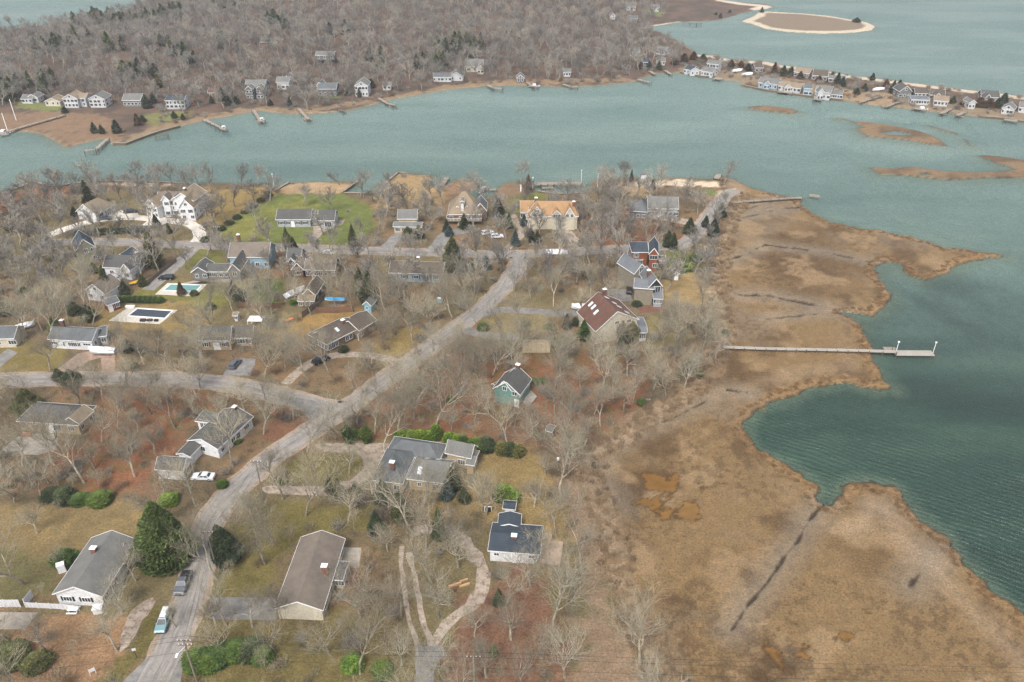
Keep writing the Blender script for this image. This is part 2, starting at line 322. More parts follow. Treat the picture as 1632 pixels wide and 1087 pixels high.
def height(X, Y, f=None):
    dn, df, di, ds, inm = f or land_fields(X, Y)
    d = np.maximum(np.maximum(dn, df), np.maximum(di, ds))
    up = np.where(df > dn, .25, .7)
    z = WZ + np.clip(d*up, 0, -WZ)
    z = np.where(d < 0, WZ - np.clip(-d*np.where(ds > -25, .3, .12), 0.02, 4), z)
    hill = np.clip((df-45)/110, 0, 1); hill = hill*hill*(3-2*hill)
    z = z + hill*(2.5+7*fbm(X, Y, 120, 9, 2))*np.clip((Y-330)/80, 0, 1)
    for P, r in creekP:
        k = (X > P[:, 0].min()-5) & (X < P[:, 0].max()+5) & (Y > P[:, 1].min()-5) & (Y < P[:, 1].max()+5)
        if k.any():
            q = edge_dist(P, X[k], Y[k], False) + (fbm(X[k], Y[k], 2.4, 8, 3)-.5)*2.2*min(1, r)
            brk = np.clip((vnoise(X[k], Y[k], 2.6, 12)-(-.2 if r == .45 else .38))*6, 0, 1)
            z[k] -= np.clip((r-q)/r*1.6, 0, 1)*(.36 if r > .4 else .2)*brk
    for P in pondP:
        q = sdist(P, X, Y, 4)
        z -= np.clip((q+(fbm(X, Y, 3.6, 5, 5)-.58)*9)*.9, 0, 1)*.12
    return z, d
F = land_fields(X, Y); Z, D = height(X, Y, F)
dn, df, di, ds, inm = F
n1 = fbm(X, Y, 9, 21, 4); n2 = fbm(X, Y, 2.5, 22, 3); n3 = fbm(X, Y, 38, 23, 3); n4 = fbm(X, Y, 1.1, 29, 2)
def C(c): return np.array(c[:3])
def lerp(a, b, t): return a + (b-a)*t[:, None]
col = np.tile(C(BROWN), (len(X), 1))
col = lerp(col, C(rgb(140,114,84)), np.clip((n1-.45)*5, 0, 1))
col = lerp(col, C(rgb(98,88,66)), np.clip((.42-n2)*5, 0, .8))
col = lerp(col, C(rgb(132,120,84)), np.clip((n3-.52)*5, 0, .8))
farm = df > -50
colf = lerp(np.tile(C(rgb(92,80,68)), (len(X), 1)), C(rgb(116,94,78)), np.clip((n1-.4)*4, 0, 1))
col[farm] = colf[farm]
lawn = np.zeros(len(X)); wet = np.zeros(len(X))
for c, soft, p in ZONES:
    q = sdist(world_poly(p), X, Y, 12) + (n2-.5)*soft*3.2 + (n1-.5)*soft*2.5
    t = np.clip(q/soft+.5, 0, 1)*(.76 if c[0] > 2.2*c[1] else .93)
    g = 1 + (n2-.5)*.5
    col = col*(1-t[:, None]) + C(c)[None]*g[:, None]*t[:, None]
    if c is RUST or c[0] > 2.3*c[1]:
        k = np.clip((fbm(X, Y, 7, 51, 3)-.46)*6, 0, .75)*t; col = lerp(col, C(rgb(126,108,86)), k)
        k = np.clip((fbm(X, Y, 3, 52, 3)-.60)*8, 0, .6)*t; col = lerp(col, C(rgb(106,104,62)), k)
    if c[1] > c[0]*.80: lawn = np.maximum(lawn, t)
# marsh
mk = inm & (dn > -3)
mc = lerp(np.tile(C(rgb(138,113,78)), (len(X), 1)), C(rgb(106,84,56)), np.clip((fbm(X, Y, 30, 41, 4)-.47)*5, 0, .9))
mc = lerp(mc, C(rgb(92,70,46)), np.clip((fbm(X, Y, 11, 42, 5)-.55)*6, 0, .7))
mc = lerp(mc, C(rgb(134,116,94)), np.clip((fbm(X, Y*1.4, 22, 43, 4)-.52)*6, 0, .75))
mc = lerp(mc, C(rgb(162,136,102)), np.clip((n1-.56)*6, 0, .7))
speck = np.clip((n4-.54)*12, 0, 1)*np.clip((fbm(X, Y, 13, 44, 2)-.40)*6, 0, 1)
mc = lerp(mc, C(rgb(84,66,46)), speck*.45)
rim = np.clip(1-np.abs(dn-1.6)/1.9, 0, 1)
mc = lerp(mc, C(rgb(160,128,90)), rim*.6)
levee = np.clip(1-np.abs(dn-7)/4.0, 0, 1)*np.clip((200-Y)/40, 0, 1)*np.clip((X-50)/20, 0, 1)
mc = lerp(mc, C(rgb(188,164,136)), levee*.38)
for P, r in creekP:
    q = edge_dist(P, X, Y, False)
    mc = lerp(mc, C(rgb(146,134,118)), np.clip(1-(q-r)/(6*r+2), 0, 1)*.55)
    mc = lerp(mc, C(rgb(66,56,44)), np.clip((r-q-(fbm(X, Y, 2.4, 8, 3)-.5)*2.2*min(1, r))*2.5, 0, 1)*np.clip((vnoise(X, Y, 2.6, 12)-(-.2 if r == .45 else .36))*6, 0, 1)*.95)
bl = np.clip(sdist(marshP, X, Y, 12)/4+.5+(n2-.5)*2, 0, 1)
col = np.where(mk[:, None], lerp(col, mc, bl), col)
edge = np.clip(1-np.abs(sdist(marshP, X, Y, 20)-1.5+(n1-.5)*6)/4.5, 0, 1)*(dn > 0)*(Y < 330)
col = lerp(col, C(rgb(174,152,126)), edge*.75)
for P in pondP:
    q = sdist(P, X, Y, 4)+(fbm(X, Y, 3.6, 5, 5)-.58)*9
    t = np.clip(q*1.4+.5, 0, 1)
    col = lerp(col, C(rgb(70,52,32)), np.clip(1-np.abs(q)/.6, 0, 1)*.9)
    col = lerp(col, C(rgb(140,98,34)), np.clip(t*1.3-.4, 0, 1)*(.75+.4*(n1-.5))); wet = np.maximum(wet, np.clip(t*1.5-.6, 0, 1))
# islands
ik = di > -3
ic = lerp(np.tile(C(rgb(214,198,174)), (len(X), 1)), C(rgb(140,124,104)), np.clip((di-6+(n1-.5)*5)/2, 0, 1))
col = np.where(ik[:, None], ic, col)
sk = (ds > -3) & (ds > df) & (ds > dn)
scol = lerp(np.tile(C(rgb(142,118,90)), (len(X), 1)), C(rgb(112,92,70)), np.clip((n1-.45)*5, 0, 1))
col = np.where(sk[:, None], scol, col)
for c, p, r in SANDS:
    q = edge_dist(world_poly(p), X, Y, False)
    col = lerp(col, C(c), np.clip((r-q+(n2-.5)*2)/1.5, 0, 1)*.95)
fshore = np.clip(1-(df)/2.2, 0, 1)*(df > -1)*(Y < 600)*(dn < -5)
col = lerp(col, C(rgb(162,140,112)), fshore*.5)
# the wet bank and the bed of the bay
bank = np.clip(1-np.abs(D+.05)/.55, 0, 1)*(((dn > -2) & inm) | (ds > -2))
col = lerp(col, C(rgb(62,50,36)), bank*.9)
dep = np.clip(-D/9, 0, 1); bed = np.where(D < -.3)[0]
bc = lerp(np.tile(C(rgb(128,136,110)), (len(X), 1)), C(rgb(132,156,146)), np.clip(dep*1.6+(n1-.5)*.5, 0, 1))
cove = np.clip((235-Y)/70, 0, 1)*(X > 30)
bc = lerp(bc, C(rgb(44,66,52)), cove*np.clip(dep*2.2, 0, 1)*.9)  # near cove bed painted darker, imitating weaker sky reflection at steep view
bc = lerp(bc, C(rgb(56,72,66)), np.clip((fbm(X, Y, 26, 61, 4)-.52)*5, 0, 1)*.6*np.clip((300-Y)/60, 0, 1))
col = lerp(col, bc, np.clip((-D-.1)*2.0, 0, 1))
nr, nc = XX.shape
me = bpy.data.meshes.new('ground'); nv = nr*nc
me.vertices.add(nv); me.vertices.foreach_set('co', np.stack([X, Y, Z], 1).astype(np.float32).ravel())
i = np.arange((nr-1)*(nc-1)); a = (i//(nc-1))*nc + i % (nc-1)
quads = np.stack([a, a+1, a+nc+1, a+nc], 1).astype(np.int32)
me.loops.add(quads.size); me.loops.foreach_set('vertex_index', quads.ravel())
me.polygons.add(len(quads)); me.polygons.foreach_set('loop_start', np.arange(0, quads.size, 4, dtype=np.int32))
me.polygons.foreach_set('loop_total', np.full(len(quads), 4, dtype=np.int32))
me.update(calc_edges=True); me.validate()
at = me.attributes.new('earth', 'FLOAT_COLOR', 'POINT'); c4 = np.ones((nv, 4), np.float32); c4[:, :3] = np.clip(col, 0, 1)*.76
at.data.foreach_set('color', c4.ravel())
for nm, arr in (('wet', wet), ('lawn', lawn)):
    aw = me.attributes.new(nm, 'FLOAT', 'POINT'); aw.data.foreach_set('value', arr.astype(np.float32))
me.polygons.foreach_set('use_smooth', np.ones(len(quads), bool))
ground = bpy.data.objects.new('ground', me); COL.objects.link(ground); ground['kind'] = 'structure'
m, n, b = mat_base('earth', .95); me.materials.append(m)
av = n.nodes.new('ShaderNodeAttribute'); av.attribute_name = 'earth'
aw = n.nodes.new('ShaderNodeAttribute'); aw.attribute_name = 'wet'
tc = n.nodes.new('ShaderNodeTexCoord').outputs['Object']
t1 = tex_noise(n, 2.2, 8, .78, tc); t2 = tex_noise(n, .5, 6, .7, tc); t3 = tex_noise(n, 6.5, 4, .7, tc)
r1 = ramp(n, t1.outputs[0], [(.34, (.5, .5, .5)), (.5, (1, 1, 1)), (.66, (1.5, 1.47, 1.4))])
r2 = ramp(n, t2.outputs[0], [(.33, (.80, .82, .80)), (.5, (1, 1, 1)), (.66, (1.16, 1.12, 1.08))])
r3 = ramp(n, t3.outputs[0], [(.38, (.78,)*3), (.6, (1.12,)*3)])
inv = n.nodes.new('ShaderNodeMath'); inv.operation = 'SUBTRACT'; inv.inputs[0].default_value = 1; n.links.new(aw.outputs['Fac'], inv.inputs[1])
c = mix(n, av.outputs['Color'], r1.outputs[0], inv.outputs[0], 'MULTIPLY'); c = mix(n, c, r2.outputs[0], 1.0, 'MULTIPLY'); c = mix(n, c, r3.outputs[0], inv.outputs[0], 'MULTIPLY')
n.links.new(c, b.inputs['Base Color'])
bump(n, b, t1.outputs[0], .8, .35)
mr = n.nodes.new('ShaderNodeMapRange'); mr.inputs[3].default_value = .95; mr.inputs[4].default_value = .35
n.links.new(aw.outputs['Fac'], mr.inputs[0]); n.links.new(mr.outputs[0], b.inputs['Roughness'])

# water
m, n, b = mat_base('bay_water', .3); WATER = m
b.inputs['IOR'].default_value = 1.4; b.inputs['Specular IOR Level'].default_value = .5
tc = n.nodes.new('ShaderNodeTexCoord').outputs['Object']
mp = n.nodes.new('ShaderNodeMapping'); mp.inputs['Rotation'].default_value = (0, 0, math.radians(-58)); n.links.new(tc, mp.inputs[0])
wv = n.nodes.new('ShaderNodeTexWave'); wv.inputs['Scale'].default_value = .23; wv.inputs['Distortion'].default_value = 16
wv.inputs['Detail'].default_value = 3; wv.inputs['Detail Scale'].default_value = .16; wv.inputs['Detail Roughness'].default_value = .55; n.links.new(mp.outputs[0], wv.inputs[0])
mp2 = n.nodes.new('ShaderNodeMapping'); mp2.inputs['Rotation'].default_value = (0, 0, math.radians(-58)); mp2.inputs['Scale'].default_value = (1.0, .28, 1); n.links.new(tc, mp2.inputs[0])
w2 = tex_noise(n, .9, 3, .55, mp2.outputs[0]); w3 = tex_noise(n, .25, 4, .6, mp2.outputs[0]); mp4 = n.nodes.new('ShaderNodeMapping'); mp4.inputs['Rotation'].default_value = (0, 0, math.radians(12)); mp4.inputs['Scale'].default_value = (.35, 1.3, 1); n.links.new(tc, mp4.inputs[0]); w4 = tex_noise(n, .02, 7, .66, mp4.outputs[0])
ad = n.nodes.new('ShaderNodeMath'); ad.operation = 'MULTIPLY_ADD'; ad.inputs[1].default_value = .32; n.links.new(wv.outputs['Fac'], ad.inputs[0]); n.links.new(w2.outputs[0], ad.inputs[2])
ad2 = n.nodes.new('ShaderNodeMath'); ad2.operation = 'MULTIPLY_ADD'; ad2.inputs[1].default_value = 1.0; n.links.new(w3.outputs[0], ad2.inputs[0]); n.links.new(ad.outputs[0], ad2.inputs[2])
ub = bump(n, b, ad2.outputs[0], 1.0, 1.0)
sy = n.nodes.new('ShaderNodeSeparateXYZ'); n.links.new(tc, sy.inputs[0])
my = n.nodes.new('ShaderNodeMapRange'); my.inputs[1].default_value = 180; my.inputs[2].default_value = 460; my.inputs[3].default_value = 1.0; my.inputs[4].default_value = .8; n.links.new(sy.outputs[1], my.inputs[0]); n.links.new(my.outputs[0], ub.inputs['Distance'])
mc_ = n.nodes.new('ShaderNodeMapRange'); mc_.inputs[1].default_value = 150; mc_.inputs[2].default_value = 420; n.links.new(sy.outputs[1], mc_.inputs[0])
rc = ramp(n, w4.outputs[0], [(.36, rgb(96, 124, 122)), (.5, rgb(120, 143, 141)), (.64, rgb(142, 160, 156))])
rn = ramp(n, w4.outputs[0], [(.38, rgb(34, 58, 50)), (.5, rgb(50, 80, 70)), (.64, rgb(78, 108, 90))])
n.links.new(mix(n, rn.outputs[0], rc.outputs[0], mc_.outputs[0]), b.inputs['Base Color']); b.inputs['Alpha'].default_value = .40  # paler with distance: grazing sky reflection put into the body colour
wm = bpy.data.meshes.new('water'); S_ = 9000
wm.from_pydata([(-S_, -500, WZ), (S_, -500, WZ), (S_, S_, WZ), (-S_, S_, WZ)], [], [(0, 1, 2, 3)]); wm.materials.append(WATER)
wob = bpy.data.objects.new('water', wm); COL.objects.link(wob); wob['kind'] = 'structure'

# ------------------------------------------------------------------ roads, drives
def road_mat(name, base, light, dark, tracks=True, sc_=1.0):
    m, n, b = mat_base(name, .93)
    tcn = n.nodes.new('ShaderNodeTexCoord'); tc = tcn.outputs['Object']
    if tracks:
        mpr = n.nodes.new('ShaderNodeMapping'); mpr.inputs['Scale'].default_value = (9, .16, 1); n.links.new(tcn.outputs['UV'], mpr.inputs[0]); tcr = mpr.outputs[0]
    else: tcr = tc
    t = tex_noise(n, (1.0 if tracks else .45)*sc_, 6, .7, tcr); t2 = tex_noise(n, 4.5, 5, .75, tc); t3 = tex_noise(n, .12, 4, .6, tc)
    r = ramp(n, t.outputs[0], [(.28, dark), (.5, base), (.74, light)])
    r2 = ramp(n, t2.outputs[0], [(.3, (.72,)*3), (.55, (1,)*3), (.75, (1.22,)*3)])
    r3 = ramp(n, t3.outputs[0], [(.35, (.86,)*3), (.65, (1.12,)*3)])
    c = mix(n, r.outputs[0], r2.outputs[0], 1.0, 'MULTIPLY'); c = mix(n, c, r3.outputs[0], 1.0, 'MULTIPLY')
    if tracks:
        sx = n.nodes.new('ShaderNodeSeparateXYZ'); n.links.new(tcn.outputs['UV'], sx.inputs[0])
        rr = ramp(n, sx.outputs[0], [(0, (.62,)*3), (.1, (.15,)*3), (.27, (.42,)*3), (.5, (.0,)*3), (.73, (.42,)*3), (.9, (.15,)*3)])
        e = rr.color_ramp.elements.new(1.0); e.color = (.62, .62, .62, 1)
        tm = tex_noise(n, 1.1, 5, .7, tc); g = n.nodes.new('ShaderNodeMath'); g.operation = 'MULTIPLY'
        rt = ramp(n, tm.outputs[0], [(.35, (0,)*3), (.6, (1,)*3)])
        n.links.new(rr.outputs[0], g.inputs[0]); n.links.new(rt.outputs[0], g.inputs[1])
        c = mix(n, c, light, g.outputs[0])
        vo = n.nodes.new('ShaderNodeTexVoronoi'); vo.feature = 'DISTANCE_TO_EDGE'; vo.inputs['Scale'].default_value = .22; n.links.new(tc, vo.inputs['Vector'])
        rv = ramp(n, vo.outputs[0], [(0, (.35,)*3), (.02, (0,)*3)])
        c = mix(n, c, dark, rv.outputs[0])
    else:
        tl = tex_noise(n, .8, 7, .75, tc); rl = ramp(n, tl.outputs[0], [(.50, (0,)*3), (.60, (.75,)*3)]); c = mix(n, c, rgb(118,98,74,.75), rl.outputs[0]) if 'shell' in name and 'white' not in name else c
    n.links.new(c, b.inputs['Base Color']); bump(n, b, t2.outputs[0], .5, .02)
    return m
ASPH = road_mat('asphalt', rgb(146,141,136,.8), rgb(186,178,168,.8), rgb(112,110,108,.8))
ASPH_D = road_mat('asphalt_drive', rgb(140,138,134,.8), rgb(166,160,152,.8), rgb(108,106,104,.8), False)
SHELL = road_mat('shell_drive', rgb(182,166,150,.8), rgb(206,192,176,.8), rgb(138,122,104,.8), False, 1.6)
WSHELL = road_mat('white_shell', rgb(216,208,196,.9), rgb(232,224,212,.9), rgb(190,180,166,.9), False)
SHOULD = road_mat('sandy_shoulder', rgb(166,148,130,.8), rgb(184,168,150,.8), rgb(128,110,92,.8), False, 2)
PAVER = road_mat('brick_paver', rgb(176,150,132,.8), rgb(198,176,156,.8), rgb(146,112,96,.8), False, 2)
BLOCKS = []          # (polyline in world, radius) kept clear of plants
HOUSE_SPOTS = []     # (x, y, r)
def smooth_line(P, step=2.0):
    P = [np.array(p) for p in P]; out = []
    P = [2*P[0]-P[1]]+P+[2*P[-1]-P[-2]]
    for i in range(1, len(P)-2):
        k = max(1, int(np.linalg.norm(P[i+1]-P[i])/step))
        for j in range(k):
            t = j/k
            out.append(.5*((2*P[i])+(P[i+1]-P[i-1])*t+(2*P[i-1]-5*P[i]+4*P[i+1]-P[i+2])*t*t+(-P[i-1]+3*P[i]-3*P[i+1]+P[i+2])*t**3))
    out.append(P[-2]); return np.array(out)
def strip(name, pts, wd, z, mat, jit=.1, clear=True, kind='structure', label=None):
    L = smooth_line(world_poly(pts, z)); T = np.gradient(L, axis=0); T /= np.linalg.norm(T, axis=1)[:, None]+1e-9
    N = np.stack([-T[:, 1], T[:, 0]], 1); k = 5; vs_ = []; uv = []; s = 0
    for i, p in enumerate(L):
        if i: s += np.linalg.norm(L[i]-L[i-1])
        wl = wd/2+random.uniform(-jit, jit); wr = wd/2+random.uniform(-jit, jit)
        for j in range(k):
            t = j/(k-1); q = p + N[i]*(-wl+(wl+wr)*t); vs_.append((q[0], q[1], z)); uv.append((t, s))
    fs = [(i*k+j, i*k+j+1, (i+1)*k+j+1, (i+1)*k+j) for i in range(len(L)-1) for j in range(k-1)]
    me = bpy.data.meshes.new(name); me.from_pydata(vs_, [], fs); me.materials.append(mat)
    ul = me.uv_layers.new(name='UVMap')
    for l in me.loops: ul.data[l.index].uv = uv[l.vertex_index]
    o = bpy.data.objects.new(name, me); COL.objects.link(o); o['kind'] = kind
    if label: o['label'] = label
    if clear: BLOCKS.append((L[::3], wd/2+1.0))
    return o
def sheet(name, pts, z, mat, jit=.12, thick=0, parent=None, kind='structure', label=None, clear=True):
    P = world_poly(pts, z); Q = []
    for i in range(len(P)):
        a_, b_ = P[i], P[(i+1) % len(P)]; k = max(1, int(np.linalg.norm(b_-a_)/1.2))
        for j in range(k):
            q = a_+(b_-a_)*j/k
            Q.append((q[0]+random.uniform(-jit, jit)*(j > 0), q[1]+random.uniform(-jit, jit)*(j > 0)))
    vs_ = [(x, y, z) for x, y in Q]; nq = len(Q); fs = [tuple(range(nq))]
    if thick:
        vs_ += [(x, y, z-thick) for x, y in Q]; fs += [(i, (i+1) % nq, nq+(i+1) % nq, nq+i) for i in range(nq)]
    mb = MB(); mb.add(vs_, fs); o = mb.build(name, mat, parent)
    if kind and not parent: o['kind'] = kind
    if label: o['label'] = label
    if clear: BLOCKS.append((np.vstack([P, P[:1]]), .8)); CLEARP.append(P)
    return o
CLEARP = []
R1 = [(215,1150),(240,1095),(262,1050),(283,1005),(302,950),(316,905),(322,870),(335,830),(365,790),(405,752),(442,722),(485,693),(530,664),(575,634),(620,600),(665,568),(712,533),(760,498),(795,465),(822,430),(832,404)]
R2 = [(60,388),(130,385),(200,386),(300,390),(400,393),(500,396),(600,400),(700,402.5),(780,405),(830,405),(900,402),(980,397),(1050,393),(1085,390),(1106,376),(1122,355),(1140,331),(1158,312),(1172,303)]
R3 = [(-120,609),(0,606),(100,604),(200,603),(300,606),(370,613),(430,626),(490,642),(545,655)]
for nm, P, wd in (('main', R1, 5.2), ('cross', R2, 4.8), ('side', R3, 5.4)):
    strip('shoulder', P, wd+1.7, .012, SHOULD, .35, False)
strip('road', R3, 5.2, .024, ASPH, .12, label='asphalt side street running in from the left edge')
strip('road', R2, 4.6, .028, ASPH, .12, label='asphalt road crossing behind the houses near the creek')
strip('road', R1, 5.0, .036, ASPH, .12, label='long diagonal asphalt road past the white fence')
sheet('road', [(430,627),(470,633),(545,645),(566,640),(512,678),(486,695),(495,672),(480,652),(450,636)], .031, ASPH_D, .1, label='flared asphalt mouth of the side street')
sheet('road', [(185,1095),(240,1045),(262,1045),(292,1050),(288,1095)], .032, ASPH_D, .1, label='flared asphalt junction at the near end')
strip('lane', [(236,462),(262,440),(290,414),(309,396)], 4.2, .022, ASPH, .1)
strip('lane', [(758,503),(800,494),(850,496),(905,500),(935,492),(965,474),(985,465)], 3.6, .022, ASPH_D, .15)
strip('lane', [(735,522),(760,532),(800,536),(828,537)], 3.4, .020, ASPH_D, .2)
strip('driveway', [(455,612),(478,590),(510,572),(550,565),(600,568),(643,579)], 2.9, .020, SHELL, .15)
sheet('driveway', [(500,708),(520,706),(690,707),(690,716),(630,722),(602,755),(568,775),(520,790),(425,787),(415,778),(440,773),(515,776),(558,766),(580,746),(577,728),(560,721),(510,720)], .02, SHELL, .2, label='pale gravel loop drive beside the grey tan house')
sheet('driveway', [(82,595),(125,563),(150,558),(182,550),(183,593),(162,593),(161,570),(142,575),(106,596)], .02, PAVER, .1)
sheet('path', [(208,975),(243,952),(248,958),(222,1000),(204,1030),(190,1040),(196,1005)], .016, SHELL, .3)
strip('driveway', [(75,376),(110,363),(150,352),(190,347),(235,348),(280,353),(303,357),(317,368),(317,380),(308,390)], 4.4, .02, WSHELL, .2)
sheet('driveway', [(160,337),(218,333),(222,350),(150,352)], .016, WSHELL, .2, label='white shell apron before the brown roofed garage')
sheet('driveway', [(225,359),(243,346),(275,349),(257,360)], .014, WSHELL, .2, label='white shell spur before the large white house')
sheet('driveway', [(334,952),(440,952),(440,988),(337,987)], .02, ASPH_D, .08, label='grey asphalt drive of the brown roofed ranch')
sheet('driveway', [(-40,975),(61,976),(40,1003),(-40,1003)], .05, CONC, .02, .1, label='concrete parking slab beside the white fence')
sheet('driveway', [(-20,732),(0,719),(25,698),(38,691),(90,691),(93,716),(60,725),(0,723)], .05, CONC, .05, .1, label='concrete parking slab before the tan hipped house')
sheet('driveway', [(356,598),(362,584),(383,571),(408,572),(400,598)], .018, ASPH_D, .2)
sheet('driveway', [(801,339),(823,342),(833,364),(855,366),(838,375),(829,383),(812,399),(799,399),(820,380),(826,365),(813,349)], .018, SHELL, .2)
strip('driveway', [(897,366),(905,374),(914,384),(921,393)], 5.0, .018, SHELL, .3)
sheet('driveway', [(541,350),(550,350),(546,357),(514,371),(505,384),(498,393),(489,392),(497,374),(500,362),(480,361),(530,359)], .018, SHELL, .1)
strip('driveway', [(612,401),(622,388),(640,371)], 4.5, .018, ASPH_D, .1)
strip('driveway', [(690,400),(700,388),(712,374),(745,366)], 5, .018, ASPH_D, .1)
strip('path', [(640,870),(640,905),(645,950),(654,995),(666,1032)], 1.0, .02, SHELL, .25)
strip('path', [(652,880),(657,905),(665,940),(674,985),(687,1030)], 1.0, .02, SHELL, .25)
strip('path', [(690,1028),(712,995),(748,966),(766,940),(772,915),(757,887),(738,862),(712,842),(660,848)], 2.6, .018, SHELL, .6)
sheet('driveway', [(661,1030),(703,1028),(711,1040),(692,1062),(690,1120),(664,1120)], .03, ASPH_D, .1, label='blue grey asphalt apron at the bottom edge')
strip('driveway', [(1033,342),(1060,348),(1085,352),(1110,358)], 5, .016, SHELL, .3)
sheet('path', [(270,456),(309,447),(330,450),(365,450),(370,443),(350,440),(345,446)], .016, CONC, .05)
sheet('driveway', [(0,585),(-20,600),(-40,595),(12,556),(28,562)], .018, ASPH_D, .1)
sheet('driveway', [(1005,470),(1010,480),(985,480),(960,465),(975,460),(1005,462)], .018, ASPH_D, .2)
sheet('patio', [(545,912),(567,905),(570,922),(556,935),(545,930)], .05, BRICK, .03, .1)
sheet('patio', [(548,872),(576,873),(572,905),(546,902)], .06, CONC, .03, .1)
sheet('patio', [(343,447),(358,440),(369,441),(357,450)], .05, CONC, .02, .1)
sheet('patio', [(1015,489),(1060,487),(1066,494),(1020,499)], .05, BRICK, .05, .1)
# ------------------------------------------------------------------ houses
RECTS = []; LANDMARKS = []
WCACHE = {}
def window_meshes(wd, ht, bars, shut=None):
    k = (round(wd, 1), round(ht, 1), bars, shut)
    if k not in WCACHE:
        wd, ht = k[0], k[1]; f = MB(); e = .09
        f.box((0, 0, ht/2+e/2), wd+2*e, .12, e); f.box((0, 0, -ht/2-e/2), wd+2*e, .16, e)
        f.box((-wd/2-e/2, 0, 0), e, .12, ht); f.box((wd/2+e/2, 0, 0), e, .12, ht)
        for j in range(1, bars): f.box((-wd/2+wd*j/bars, 0, 0), .06, .10, ht)
        p = MB(); p.box((0, 0, 0), wd, .05, ht)
        s = None
        if shut: s = MB(); s.box((0, 0, 0), .36, .07, ht+.1); s = s.mesh('shutter', shut)
        WCACHE[k] = (f.mesh('window', TRIM), p.mesh('pane', GLASS), s)
    return WCACHE[k]
def far_window(wd, ht):
    k = ('far', round(wd, 1), round(ht, 1))
    if k not in WCACHE:
        p = MB(); p.box((0, 0, 0), wd, .10, ht); p.box((0, 0, ht/2+.07), wd+.3, .12, .14); p.box((0, 0, -ht/2-.07), wd+.3, .12, .14)
        p.box((-wd/2-.07, 0, 0), .14, .12, ht); p.box((wd/2+.07, 0, 0), .14, .12, ht)
        me = p.mesh('window', GLASS); me.materials.append(TRIM)
        for f in me.polygons: f.material_index = 0 if f.index < 6 else 1
        WCACHE[k] = me
    return WCACHE[k]
